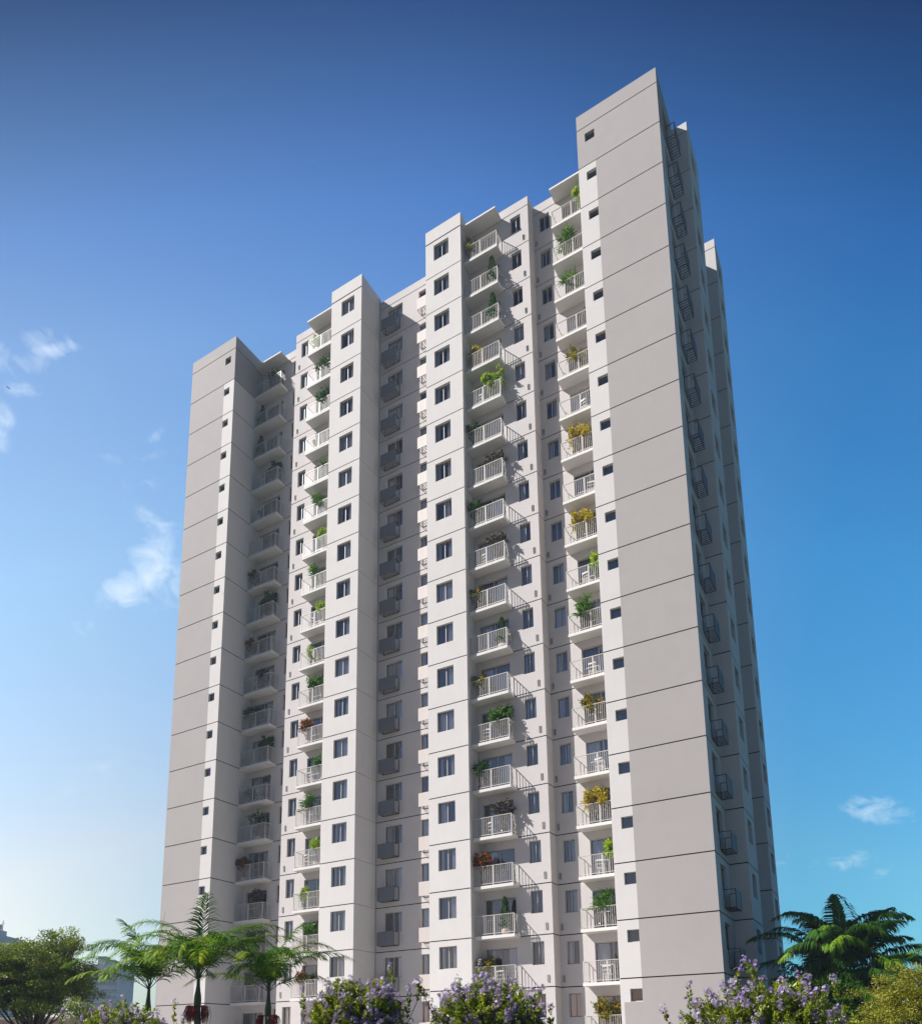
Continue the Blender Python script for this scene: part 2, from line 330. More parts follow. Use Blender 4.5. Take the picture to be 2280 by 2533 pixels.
def face(mb, P, u0, u1, par, tone, holes=None, split=None, soft=False, s0=0.0, s1=0.0, tall0=None, g0=G, base=None):
    """one face of the tower over all its storeys. holes(k) gives the openings of storey k relative to its top joint.
    split: (u, tone left, tone right) ; tall0: tone of the first storey and the parapet"""
    tones = ['white', 'grey', 'beige', 'groove', 'softgroove']
    T = tones.index; gi = T('softgroove' if soft else 'groove'); gg = G * (0.5 if soft else 1.0)
    def put(z0, z1, hs, tn, sp):
        if sp:
            panel(mb, P, u0, sp[0], z0, z1, [h for h in hs if h[0] < sp[0]], T(sp[1])); panel(mb, P, sp[0], u1, z0, z1, [h for h in hs if h[0] >= sp[0]], T(sp[2]))
        else: panel(mb, P, u0, u1, z0, z1, hs, T(tn))
    put(J(0) + (g0 if not soft else gg), J(0) + par, (), tall0 or tone, None)
    for k in range(1, NS + 1):
        top = J(k-1); bot = J(k)
        hs = [(a, c, top + d, top + e) for a, c, d, e in (holes(k) if holes else ())]
        zb = bot + gg; zt = top - (g0 if (k == 1 and not soft) else gg)
        first = k == 1 and tall0
        if base and k == NS:
            put(-51.52 + H0, zt, hs, tone, split)
            put(-0.3, -51.52 + H0, (), tone, (base, 'white', 'grey') if base < 0 and u0 < base < u1 else None)
        elif k == NS: put(-0.3, zt, hs, tone, split if not first else None)
        else: put(zb, zt, hs, tall0 if first else tone, None if first else split)
    for k in range(0, NS):
        gk = g0 if (k == 0 and not soft) else gg
        mb.quad(P(u0 + s0, 0.028, J(k) - gk - .004), P(u1 - s1, 0.028, J(k) - gk - .004), P(u1 - s1, 0.028, J(k) + gk + .004), P(u0 + s0, 0.028, J(k) + gk + .004), gi)
TONES = ['white', 'grey', 'beige', 'groove', 'softgroove', 'roof']
mx_ = lambda x: 2 * CX - x        # mirror across the tower's middle axis

WIN = {'bath': (0.585, 0.60), 'bed': (1.15, 1.25), 'tall': (0.72, 1.25), 'service': (1.34, 1.25), 'side': (1.36, 1.27), 'flank': (1.12, 1.22), 'door': (1.95, 2.14)}
TOPZ = {'bath': -0.50, 'bed': -0.35, 'tall': -0.35, 'service': -0.35, 'side': -0.37, 'flank': -0.37, 'door': -0.56}
def H(kind, u0): w, h = WIN[kind]; return (u0, u0 + w, TOPZ[kind] - h, TOPZ[kind])
windows = []     # (kind, face kind, plane coordinate, u0, storey)
def holes_for(fk, plane, items):
    def f(k):
        r = []
        for kind, u0 in items:
            r.append(H(kind, u0))
        return r
    for kind, u0 in items:
        for k in range(1, NS + 1): windows.append((kind, fk, plane, u0, k))
    return f
MIR = lambda kind, u0: mx_(u0 + WIN[kind][0])

# right end block and its mirror image
for side in (1, -1):
    mb = MB(); sx = (lambda x: x) if side == 1 else mx_
    x0, x1 = sorted((sx(-4.8), sx(0.0)))
    bu = -4.32 if side == 1 else MIR('bath', -4.32)
    sp = (-3.73, 'white', 'grey') if side == 1 else (mx_(-3.73), 'grey', 'white')
    face(mb, front(0), x0, x1, 1.05, 'grey', holes_for('f', 0.0, [('bath', bu)]), sp, tall0='grey', s0=.0281, s1=.0281, base=(-4.63 if side == 1 else None))
    if side == 1:
        face(mb, east(0), 0.0, 3.26, 1.05, 'white', holes_for('e', 0.0, [('side', 0.98)]), tall0='grey', s0=.0281)
        face(mb, west(-4.8), 0.0, 2.99, 1.05, 'white', tall0='grey', s0=.0281)
    else:
        face(mb, east(mx_(-4.8)), 0.0, 2.99, 1.05, 'white', tall0='grey', s0=.0281)
        face(mb, west(mx_(0.0)), 0.0, 3.26, 1.05, 'white', tall0='grey', s0=.0281)
    zt = H0 + 1.05
    mb.quad((x0, 0, zt), (x1, 0, zt), (x1, 3.1, zt), (x0, 3.1, zt), 5)
    mb.quad((x0, 3.1, zt), (x1, 3.1, zt), (x1, 3.1, H0), (x0, 3.1, H0), 1)
    mb.obj('wall', TONES, tower)['label'] = 'grey end wall with a white strip beside its small windows'
# recessed bays (S6) and the bays in front of them (S5)
for side in (1, -1):
    sx = (lambda x: x) if side == 1 else mx_
    mb = MB(); x0, x1 = sorted((sx(-9.03), sx(-4.8)))
    tu = -8.65 if side == 1 else MIR('tall', -8.65); du = -7.06 if side == 1 else MIR('door', -7.06)
    face(mb, front(2.99), x0, x1, 0.67, 'beige', holes_for('f', 2.99, [('tall', tu), ('door', du)]))
    zt = H0 + .67; mb.quad((x0, 2.99, zt), (x1, 2.99, zt), (x1, 6, zt), (x0, 6, zt), 5)
    mb.obj('wall', TONES, tower)
    mb = MB(); x0, x1 = sorted((sx(-13.4), sx(-9.03)))
    tu = -10.30 if side == 1 else MIR('tall', -10.30); du = -13.12 if side == 1 else MIR('door', -13.12)
    face(mb, front(2.14), x0, x1, 0.67, 'beige', holes_for('f', 2.14, [('tall', tu), ('door', du)]), s1=.0281 if side == 1 else 0, s0=0 if side == 1 else .0281)
    P = east(-9.03) if side == 1 else west(mx_(-9.03))
    face(mb, P, 2.14, 2.99, 0.67, 'beige', s0=.0281)
    mb.quad((x0, 2.14, zt), (x1, 2.14, zt), (x1, 6, zt), (x0, 6, zt), 5)
    # pilaster in the corner against the projecting bay
    a, c = sorted((sx(-13.4), sx(-13.2)))
    mb.box(a, c, 2.09, 2.16, 0, H0 - 0.05, 2)
    mb.obj('wall', TONES, tower)
# projecting white bays (P5, P3)
for side in (1, -1):
    sx = (lambda x: x) if side == 1 else mx_
    mb = MB(); x0, x1 = sorted((sx(-16.12), sx(-13.4)))
    bu = -15.48 if side == 1 else MIR('bed', -15.48)
    face(mb, front(1.04), x0, x1, 1.05, 'white', holes_for('f', 1.04, [('bed', bu)]), s0=.0281, s1=.0281, g0=0.05)
    Pin = (west(-16.12) if side == 1 else east(mx_(-16.12))); Pout = (east(-13.4) if side == 1 else west(mx_(-13.4)))
    face(mb, Pin, 1.04, 3.26, 1.05, 'white', soft=True, s0=.0281)
    face(mb, Pout, 1.04, 2.14, 1.05, 'white', soft=True, s0=.0281)
    zt = H0 + 1.05; mb.quad((x0, 1.04, zt), (x1, 1.04, zt), (x1, 3.4, zt), (x0, 3.4, zt), 5)
    yo = 2.0
    mb.quad((sx(-13.4), yo, zt), (sx(-13.4), 3.4, zt), (sx(-13.4), 3.4, H0), (sx(-13.4), yo, H0), 0)
    mb.quad((x0, 3.4, zt), (x1, 3.4, zt), (x1, 3.4, H0), (x0, 3.4, H0), 0)
    mb.quad((sx(-16.12), 3.2, zt), (sx(-16.12), 3.4, zt), (sx(-16.12), 3.4, H0), (sx(-16.12), 3.2, H0), 0)
    mb.obj('wall', TONES, tower)['label'] = 'white projecting bay with one column of bedroom windows'
# central recess
mb = MB()
face(mb, front(3.26), mx_(-16.12), -16.12, 0.67, 'beige', holes_for('f', 3.26, [('service', -20.86), ('service', MIR('service', -20.86))]))
zt = H0 + .67; mb.quad((mx_(-16.12), 3.26, zt), (-16.12, 3.26, zt), (-16.12, 6, zt), (mx_(-16.12), 6, zt), 5)
mb.obj('wall', TONES, tower)
# flanks, back and main roof
mb = MB()
for side in (1, -1):
    sx = (lambda x: x) if side == 1 else mx_; E_ = east if side == 1 else west
    def ff(y, a, c, par, tone): x0, x1 = sorted((sx(a), sx(c))); face(mb, front(y), x0, x1, par, tone)
    hf = (lambda pl, items: holes_for('e', pl, items)) if side == 1 else (lambda pl, items: None)
    ff(3.26, 0.0, 0.89, 0.67, 'white')
    face(mb, E_(sx(0.89)), 3.26, 6.05, 0.67, 'white', hf(0.89, [('flank', 4.05)]), s0=.0281)
    x0, x1 = sorted((sx(0.0), sx(0.89))); face(mb, back(6.05), x0, x1, 0.67, 'white')
    face(mb, E_(sx(-1.4)), 6.05, 11.09, 0.67, 'white', hf(-1.4, [('side', 7.2)]))
    x0, x1 = sorted((sx(-1.4), sx(0.0))); face(mb, back(6.05), x0, x1, 0.67, 'white'); ff(11.09, -1.4, 0.0, 0.67, 'white')
    zt = H0 + .67; mb.quad((x0, 3.3, zt - .002), (x1, 3.3, zt - .002), (x1, 6.05, zt - .002), (x0, 6.05, zt - .002), 5); mb.quad((x0, 11.09, zt - .002), (x1, 11.09, zt - .002), (x1, 16.8, zt - .002), (x0, 16.8, zt - .002), 5)
    ff(11.09, 0.0, 0.80, 0.67, 'white')
    face(mb, E_(sx(0.80)), 11.09, 13.6, 0.67, 'white', hf(0.80, [('flank', 11.9)]), s0=.0281)
    x0, x1 = sorted((sx(0.0), sx(0.80))); face(mb, back(13.6), x0, x1, 0.67, 'white')
    face(mb, E_(sx(0.0)), 13.6, 16.8, 0.67, 'white')
    zt = H0 + .67
    for a, c, d in ((0.89, 3.26, 6.05), (0.80, 11.09, 13.6)):
        x0, x1 = sorted((sx(0.0), sx(a))); mb.quad((x0, c, zt), (x1, c, zt), (x1, d, zt), (x0, d, zt), 5)
face(mb, back(16.8), mx_(0.0), 0.0, 0.67, 'beige')
zt = H0 + .67
mb.quad((mx_(-1.4), 6, zt), (-1.4, 6, zt), (-1.4, 16.8, zt), (mx_(-1.4), 16.8, zt), 5)
for a, c in ((-4.8, -1.4), (mx_(-1.4), mx_(-4.8))): mb.quad((a, 3.1, zt), (c, 3.1, zt), (c, 6, zt), (a, 6, zt), 5)
for a, c in ((-16.12, -13.4), (mx_(-13.4), mx_(-16.12))): mb.quad((a, 3.4, zt), (c, 3.4, zt), (c, 6, zt), (a, 6, zt), 5)
mb.obj('wall', TONES, tower)['label'] = 'shaded flank and rear walls'

# canopies over the top balconies
for side in (1, -1):
    for a, c, y0, y1 in ((-13.4, -10.92, 1.22, 2.14), (-7.5, -4.8, 2.08, 2.99)):
        x0, x1 = sorted((a, c)) if side == 1 else sorted((mx_(a), mx_(c)))
        mb = MB(); mb.box(x0 + .002, x1 - .002, y0, y1 - .002, H0 - 0.02, H0 + 0.10); mb.obj('canopy', 'slab', tower)

# ---- window meshes (x along the wall, y inwards, z up; origin at the lower left of the opening)
def win_meshes(kind):
    w, h = WIN[kind]; fm = MB(); y0, y1 = 0.135, 0.185; t = 0.035
    for q in ((0.001, t, 0.001, h-.001), (w-t, w-.001, 0.001, h-.001)): fm.box(q[0], q[1], y0, y1, q[2], q[3])
    fm.box(t, w-t, y0, y1, 0.001, t); fm.box(t, w-t, y0, y1, h-t, h-.001)
    xs = [t, w-t] if kind == 'bath' else [t, w/2, w-t]
    for i in range(len(xs)-1):
        a, c = xs[i], xs[i+1]; yy = y0 + 0.012 + 0.014 * i
        sg = 0.014
        fm.box(a, a+sg, yy, yy+.012, t, h-t, 1); fm.box(c-sg, c, yy, yy+.012, t, h-t, 1)
        fm.box(a+sg, c-sg, yy, yy+.012, t, t+sg, 1); fm.box(a+sg, c-sg, yy, yy+.012, h-t-sg, h-t, 1)
    if kind != 'bath': fm.box(w/2-.020, w/2+.020, y0-.004, y1, t, h-t)
    if kind == 'door': fm.box(t, w/2-.02, y0-.003, y1-.01, 0.95, 0.99)
    pm = MB()
    pm.quad((t, .166, t), (w/2, .166, t), (w/2, .166, h-t), (t, .166, h-t)); pm.quad((w/2, .171, t), (w-t, .171, t), (w-t, .171, h-t), (w/2, .171, h-t))
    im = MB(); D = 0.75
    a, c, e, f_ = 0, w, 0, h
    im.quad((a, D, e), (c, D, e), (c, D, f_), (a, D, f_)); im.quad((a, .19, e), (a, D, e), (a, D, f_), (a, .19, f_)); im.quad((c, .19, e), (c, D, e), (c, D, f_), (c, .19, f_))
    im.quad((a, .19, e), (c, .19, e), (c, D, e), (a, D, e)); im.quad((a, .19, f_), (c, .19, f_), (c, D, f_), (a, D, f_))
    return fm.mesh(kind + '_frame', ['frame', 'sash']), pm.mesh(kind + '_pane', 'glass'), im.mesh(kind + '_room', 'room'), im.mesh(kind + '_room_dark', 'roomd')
def curtain_mesh(x0, x1, h, seed):
    rr = random.Random(seed); c = MB(); n_ = max(6, int((x1-x0)/0.028)); pts = []
    for i in range(n_+1):
        u = i/n_; pts.append((x0 + (x1-x0)*u, 0.215 + 0.018*math.sin(i*2.1 + rr.random()*.9) + 0.01*rr.random()))
    fl = 0.03 * rr.random()
    for i in range(n_):
        (a, ya), (b_, yb) = pts[i], pts[i+1]
        c.quad((a, ya, .01), (b_, yb, .01), (b_ + fl*0, yb, h-.01), (a, ya, h-.01))
    return c.mesh('curtain', 'curtain', smooth=True)
WM = {k: win_meshes(k) for k in WIN}
CM = {}
for k in ('bed', 'tall', 'service', 'side', 'flank', 'door'):
    w, h = WIN[k]
    CM[k] = [[curtain_mesh(.03, w*.38, h, 1)], [curtain_mesh(w*.60, w-.03, h, 2)], [curtain_mesh(.03, w*.24, h, 3), curtain_mesh(w*.70, w-.03, h, 4)],
             [curtain_mesh(.03, w*.47, h, 5), curtain_mesh(w*.53, w-.03, h, 6)], [curtain_mesh(w*.52, w*.80, h, 7)], []]
NAMES = {'bath': 'bathroom_window', 'bed': 'bedroom_window', 'tall': 'tall_window', 'service': 'service_window', 'side': 'flank_window', 'flank': 'flank_window', 'door': 'balcony_door'}
rw = random.Random(7)
for kind, fk, pl, u0, k in windows:
    w, h = WIN[kind]; z = J(k-1) + TOPZ[kind] - h
    if fk == 'f': loc = (u0, pl, z); rz = 0
    else: loc = (pl, u0, z); rz = math.pi/2
    f = link(NAMES[kind], WM[kind][0], tower, loc, rz)
    link('pane', WM[kind][1], f)
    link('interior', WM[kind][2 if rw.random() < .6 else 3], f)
    if kind != 'bath':
        if kind == 'bed': ch = rw.choice([2, 2, 1, 4, 3, 2, 3, 0, 2])
        elif kind == 'door': ch = rw.choice([0, 1, 2, 0, 5, 5, 4])
        elif kind == 'service': ch = rw.choice([3, 0, 5, 3, 2])
        elif kind == 'tall': ch = rw.choice([5, 3, 1, 0, 5, 2])
        else: ch = rw.choice([5, 5, 1])
        for cm in CM[kind][ch]: link('curtain', cm, f)

# ---- vents
vm = MB(); vm.box(0, .13, -.03, 0, 0, .02); vm.box(0, .13, -.03, 0, .35, .37); vm.box(0, .016, -.03, 0, .02, .35); vm.box(.114, .13, -.03, 0, .02, .35)
for i in range(8): vm.quad((.016, -.028, .03 + i*.04), (.114, -.028, .03 + i*.04), (.114, -.006, .06 + i*.04), (.016, -.006, .06 + i*.04))
VM = vm.mesh('vent_grille', 'vent')
for x, y in ((-9.45, 2.14), (-8.91, 2.99)):
    for xx in (x, mx_(x + .13)):
        for k in range(1, NS + 1): link('vent_grille', VM, tower, (xx, y - .001, J(k-1) - 2.54))

# ---- balconies: local x from its closed end, y outwards is negative, origin at wall plane and slab top
def balcony_meshes(w, d, free):
    """free: +1 the open side is at x = w, -1 at x = 0"""
    s = MB(); s.box(0.002, w-.002, -d, -0.002, -0.17, 0)
    # shallow drip edge under the slab
    s.box(0.05, w-.05, -d+.04, -d+.075, -0.182, -0.17)
    r = MB(); zt = 1.10; zb = 0.09; yf = -d + .05
    xa, xb = 0.05, w - .05
    def post(x, y, t=.022): r.box(x-t, x+t, y-t, y+t, 0.0, zt)
    post(xa, yf); post(xb, yf); post((xa+xb)/2, yf)
    r.box(xa-.025, xb+.025, yf-.025, yf+.025, zt, zt+.028); r.box(xa+.022, xb-.022, yf-.012, yf+.012, zb, zb+.03)
    nb = int(round((xb-xa)/.1135))
    for i in range(1, nb):
        x = xa + (xb-xa)*i/nb
        if abs(x-(xa+xb)/2) < .03: continue
        r.box(x-.009, x+.009, yf-.009, yf+.009, zb+.03, zt)
    xs = xb if free == 1 else xa
    r.box(xs-.025, xs+.025, yf+.025, -.003, zt, zt+.028); r.box(xs-.012, xs+.012, yf+.022, -.003, zb, zb+.03)
    r.box(xs-.02, xs+.02, -.035, -.004, 0, zt)
    ns = int(round((-.03-yf)/.1135))
    for i in range(1, ns):
        y = yf + (-.03-yf)*i/ns; r.box(xs-.009, xs+.009, y-.009, y+.009, zb+.03, zt)
    return s.mesh('balcony_slab', 'slab'), r.mesh('railing', 'rail')
COLS = {}    # column name > (x0, wall plane, width, depth)
for key, x0, y, w, d, free in (('right', -7.5, 2.99, 2.7, .81, -1), ('middle', -13.4, 2.14, 2.48, .79, 1)):
    for side in (1, -1):
        fr = free * side; sm, rm = balcony_meshes(w, d, fr)
        xx = x0 if side == 1 else mx_(x0 + w)
        name = {('right', 1): 'B6', ('middle', 1): 'B5', ('middle', -1): 'B2', ('right', -1): 'B1'}[(key, side)]
        COLS[name] = (xx, y, w, d)
        for k in range(1, NS):
            bo = link('balcony', sm, tower, (xx, y, J(k) + .09)); link('railing', rm, bo)
        bo = link('balcony', sm, tower, (xx, y, J(NS) + .09)); link('railing', rm, bo)

# ---- perforated ledges for air conditioners; local: wall plane y=0, outwards -y, x along, z up from bottom
def cage_mesh(w, d, h, mirror=False):
    fr = MB(); t = .014
    def bar(p, q):
        x0, x1 = sorted((p[0], q[0])); y0, y1 = sorted((p[1], q[1])); z0, z1 = sorted((p[2], q[2]))
        fr.box(x0-t, x1+t, y0-t, y1+t, z0-t, z1+t)
    for x in (t, w-t):
        bar((x, -d, 0), (x, 0, 0)); bar((x, -d, h), (x, 0, h)); bar((x, -d, 0), (x, -d, h)); bar((x, -t, 0), (x, -t, h))
    bar((t, -d, 0), (w-t, -d, 0)); bar((t, -d, h), (w-t, -d, h)); bar((t, -t, 0), (w-t, -t, 0))
    for i in range(1, 8): x = w*i/8; fr.box(x-.011, x+.011, -d, 0, -.010, .010)
    # diagonal stays
    for x in (w-.02,):
        fr.tube([(x, -.02, 0.0), (x-.35, -d+.03, 0.0)], .010, 4)
    p = MB(); yp = -d - .028; holes = []
    cols = 3; rows = 6
    cx = [w*.26, w*.38, w*.55]; us = [0]; 
    px = []
    for c in (w*.22, w*.36, w*.56, w*.70): px.append((c-.014, c+.014))
    pz = [(h*(.18+.13*i)-.014, h*(.18+.13*i)+.014) for i in range(6)]
    ux = sorted([0, w] + [v for q in px for v in q]); uz = sorted([-.02, h+.02] + [v for q in pz for v in q])
    for i in range(len(ux)-1):
        for j in range(len(uz)-1):
            m0 = (ux[i]+ux[i+1])/2; m1 = (uz[j]+uz[j+1])/2
            if any(a < m0 < b_ for a, b_ in px) and any(a < m1 < b_ for a, b_ in pz): continue
            for y in (yp, yp+.012): p.quad((ux[i], y, uz[j]), (ux[i+1], y, uz[j]), (ux[i+1], y, uz[j+1]), (ux[i], y, uz[j+1]))
    p.box(0, w, yp, yp+.012, h+.02, h+.024); p.box(0, w, yp, yp+.012, -.024, -.02); p.box(-.004, 0, yp, yp+.012, -.024, h+.024); p.box(w, w+.004, yp, yp+.012, -.024, h+.024)
    return fr.mesh('ledge_frame', 'cage'), p.mesh('perforated_panel', 'perf')
cf, cp = cage_mesh(1.27, .53, .82)
cp_shade = cp.copy(); cp_shade.materials[0] = M['shadeperf']  # copy for the left ledges, shade painted in
for k in range(1, NS + 1):
    for x in (-21.0, mx_(-21.0 + 1.27)):
        o = link('air_conditioner_ledge', cf, tower, (x, 3.26, J(k-1) - 2.47)); link('perforated_panel', cp_shade if x < -20 else cp, o)
cf2, cp2 = cage_mesh(1.27, .53, .86)
M['flank_shadeperf'] = mat('shade_toned_flank_panel', (0.09, 0.095, 0.105), 0.6)  # flank panels: their shade is painted into this darker colour
cp2_shade = cp2; cp2_shade.materials[0] = M['flank_shadeperf']
for k in range(1, NS + 1):
    o = link('air_conditioner_ledge', cf2, tower, (0.0, 1.28, J(k-1) - 2.48), math.pi/2); link('perforated_panel', cp2_shade, o)
# thin downpipe in the corner beside the left ledges
mb = MB(); mb.box(mx_(-16.12) + .001, mx_(-16.12) + .045, 3.19, 3.255, 0, H0 + .05); mb.obj('downpipe', 'vent', tower)

# ------------------------------------------------------------------ potted plants on the balconies
def pot_mesh(kind):
    p = MB()
    if kind == 'bowl': p.lathe([(.0, 0), (.13, 0), (.21, .09), (.235, .18), (.22, .28), (.19, .33), (.17, .33), (.16, .30), (0, .30)], n=18)
    elif kind == 'vase': p.lathe([(0, 0), (.09, 0), (.13, .2), (.17, .42), (.175, .52), (.15, .52), (.14, .48), (0, .48)], n=16)
    else: p.lathe([(0, 0), (.15, 0), (.17, .12), (.19, .33), (.17, .33), (.165, .30), (0, .30)], n=16)
    return p
POTS = {('bowl', 'pot_white'): None, ('vase', 'pot_dark'): None, ('tub', 'pot_dark'): None, ('tub', 'pot_white'): None}
POTH = {'bowl': .30, 'vase': .48, 'tub': .30}
for kk in list(POTS): POTS[kk] = pot_mesh(kk[0]).mesh('pot', kk[1], smooth=True)
def rv(rr): 
    while True:
        v = Vector((rr.uniform(-1, 1), rr.uniform(-1, 1), rr.uniform(-1, 1)))
        if .05 < v.length < 1: return v.normalized()
def leafquad(mb, p, d, nrm, L, Wd, t, fold=0.25):
    """a pointed leaf: two triangles either side of a folded midrib plus tip"""
    d = d.normalized(); s = d.cross(nrm)
    if s.length < 1e-3: s = d.orthogonal()
    s.normalize(); up = s.cross(d)
    m_ = p + d*(L*.45); tip = p + d*L - up*(L*.12)
    a = m_ + s*(Wd*.5) + up*(Wd*fold); c = m_ - s*(Wd*.5) + up*(Wd*fold)
    n_ = len(mb.v); mb.v += [tuple(p), tuple(a), tuple(tip), tuple(c)]
    mb.f += [(n_, n_+1, n_+2), (n_, n_+2, n_+3)]; mb.mi += [0, 0]; mb.t += [t, t]
def plant_mesh(shape, seed):
    rr = random.Random(seed); f = MB(); st = MB()
    if shape == 'palm':         # dracaena: rosettes of long narrow leaves on canes
        for c in range(9):
            top = Vector((rr.uniform(-.28, .28), rr.uniform(-.2, .2), rr.uniform(.45, 1.05))); st.tube([(0, 0, 0), tuple(top*.6 + Vector((0, 0, .06))), tuple(top)], .012, 5)
            for i in range(26):
                v = rv(rr); v.z = abs(v.z)*.7 - .15; v.normalize(); leafquad(f, top, v, Vector((0, 0, 1)), rr.uniform(.22, .38), .045, rr.random(), .1)
    elif shape == 'cone':
        st.tube([(0, 0, 0), (0, 0, 1.25)], .02, 5)
        for i in range(620):
            z = rr.random()**1.3; rad = .24*(1-z)+.02; a = rr.uniform(0, 6.3); q = rad*math.sqrt(rr.random())
            leafquad(f, Vector((q*math.cos(a), q*math.sin(a), .1 + z*1.15)), Vector((math.cos(a), math.sin(a), .8)) + rv(rr)*.5, rv(rr), .10, .05, rr.random())
    elif shape == 'plumeria':   # dark broad leaves in clusters, wide head
        for c in range(16):
            top = Vector((rr.uniform(-.42, .42), rr.uniform(-.25, .25), rr.uniform(.75, 1.15))); st.tube([(0, 0, 0), (top.x*.4, top.y*.4, .5), tuple(top)], .013, 5)
            for i in range(16):
                v = rv(rr); v.z = v.z*.6 + .1; leafquad(f, top + rv(rr)*.03, v, Vector((0, 0, 1)), rr.uniform(.12, .2), .08, rr.random())
    elif shape == 'round':
        st.tube([(0, 0, 0), (.01, 0, .75)], .018, 5)
        for i in range(520):
            v = rv(rr)*(.30*(rr.random()**.4)); leafquad(f, Vector((v.x, v.y*.8, .85 + v.z)), rv(rr) + v*3, rv(rr), .11, .065, rr.random())
    elif shape == 'trailing':
        for i in range(40):
            a = rr.uniform(0, 6.3); r_ = rr.uniform(.15, .42); hh = rr.uniform(.15, .75); p0 = Vector((0, 0, .05)); p1 = Vector((r_*.5*math.cos(a), r_*.4*math.sin(a), hh)); p2 = Vector((r_*math.cos(a), r_*.6*math.sin(a), hh*.7))
            st.tube([p0, p1, p2], .006, 4)
            for j in range(16):
                u = j/16; p = (p0*(1-u) + p1*u) if u < .6 else (p1*(1-u) + p2*u); leafquad(f, p1*(1-u)+p2*u if j % 2 else p0.lerp(p1, .4+.6*u), rv(rr), rv(rr), .10, .06, rr.random())
    else:                       # bush with an uneven head
        for c in range(14):
            top = Vector((rr.uniform(-.33, .33), rr.uniform(-.2, .2), rr.uniform(.45, 1.0))); st.tube([(0, 0, 0), (top.x*.5, top.y*.5, top.z*.5), tuple(top)], .009, 4)
            for i in range(56):
                v = rv(rr)*rr.uniform(.02, .18); leafquad(f, top + v, rv(rr) + Vector((0, 0, .4)), rv(rr), rr.uniform(.09, .16), .07, rr.random())
    return f, st
PM = {}
def plant(col, storey, u, shape, leafmat, pot, scale, phrase, v=0):
    x0, y, w, d = COLS[col]; z = J(storey) + .09
    key = (shape, leafmat, (storey + v) % 2)
    if key not in PM:
        f, st = plant_mesh(shape, hash(shape) % 97 * 0 + len(PM) + 3); PM[key] = (f.mesh('foliage', leafmat, tint=True), st.mesh('stem', 'bark'))
    where = {'B5': 'right middle column', 'B6': 'right end column', 'B2': 'left middle column', 'B1': 'left end column'}[col]
    ordn = ['top', 'second', 'third', 'fourth', 'fifth', 'sixth', 'seventh', 'eighth', 'ninth', 'tenth', 'eleventh', 'twelfth', 'thirteenth', 'fourteenth', 'fifteenth', 'sixteenth', 'seventeenth', 'eighteenth', 'nineteenth'][storey-1]
    fl = 'top balcony' if storey == 1 else ordn + ' balcony down'
    t = thing('potted_plant', '%s, %s in the %s' % (phrase, fl, where), 'potted plant', (x0 + w*u, y - d*.56, z), 'plants on the balconies', random.Random(storey*7 + int(u*10)).uniform(0, 6.28) if shape not in ('plumeria', 'bush') else 0)
    link('pot', POTS[pot], t); ph = POTH[pot[0]]
    f = link('foliage', PM[key][0], t, (0, 0, ph)); s_ = link('stem', PM[key][1], t, (0, 0, ph)); f.scale = s_.scale = (scale*1.36,)*3
BO, VA, TD, TW = ('bowl', 'pot_white'), ('vase', 'pot_dark'), ('tub', 'pot_dark'), ('tub', 'pot_white')
L = lambda *a: plant(*a)
for k, u, sh, lm, pt, sc, ph in (
    (1, .14, 'bush', 'p_orange', TD, 1.05, 'small green and rusty bush'), (2, .78, 'cone', 'p_dark', BO, 1.2, 'dark conical shrub in a cream bowl'), (3, .78, 'cone', 'p_dark', BO, 1.2, 'dark conical shrub in a cream bowl'),
    (4, .28, 'bush', 'p_yellow', TD, .95, 'yellow and orange croton'), (5, .74, 'bush', 'p_lime', TD, 1.25, 'bright lime green bush'), (6, .14, 'palm', 'p_dark', TD, 1.0, 'dark green dracaena'),
    (7, .76, 'plumeria', 'p_purple', TD, 1.0, 'wide purple leaved shrub'), (8, .18, 'palm', 'p_dark', TD, 1.05, 'dark green dracaena'), (9, .72, 'plumeria', 'p_purple', TD, 1.0, 'wide purple leaved shrub'),
    (10, .14, 'bush', 'p_orange', TD, 1.0, 'green and orange croton'), (11, .80, 'cone', 'p_dark', BO, 1.0, 'dark conical shrub in a cream bowl'), (12, .2, 'bush', 'p_orange', TD, .95, 'red and yellow croton'),
    (13, .74, 'bush', 'p_green', TD, 1.2, 'full bright green bush'), (14, .16, 'palm', 'p_dark', TD, 1.05, 'dark green dracaena'), (15, .72, 'plumeria', 'p_purple', TD, 1.05, 'wide purple leaved shrub'),
    (16, .22, 'bush', 'p_red', TD, 1.05, 'red and green bush'), (17, .72, 'cone', 'p_dark', BO, 1.05, 'dark conical shrub in a cream bowl'), (18, .22, 'bush', 'p_orange', TD, 1.0, 'yellow green spreading bush')):
    plant('B5', k, u, sh, lm, pt, sc, ph)
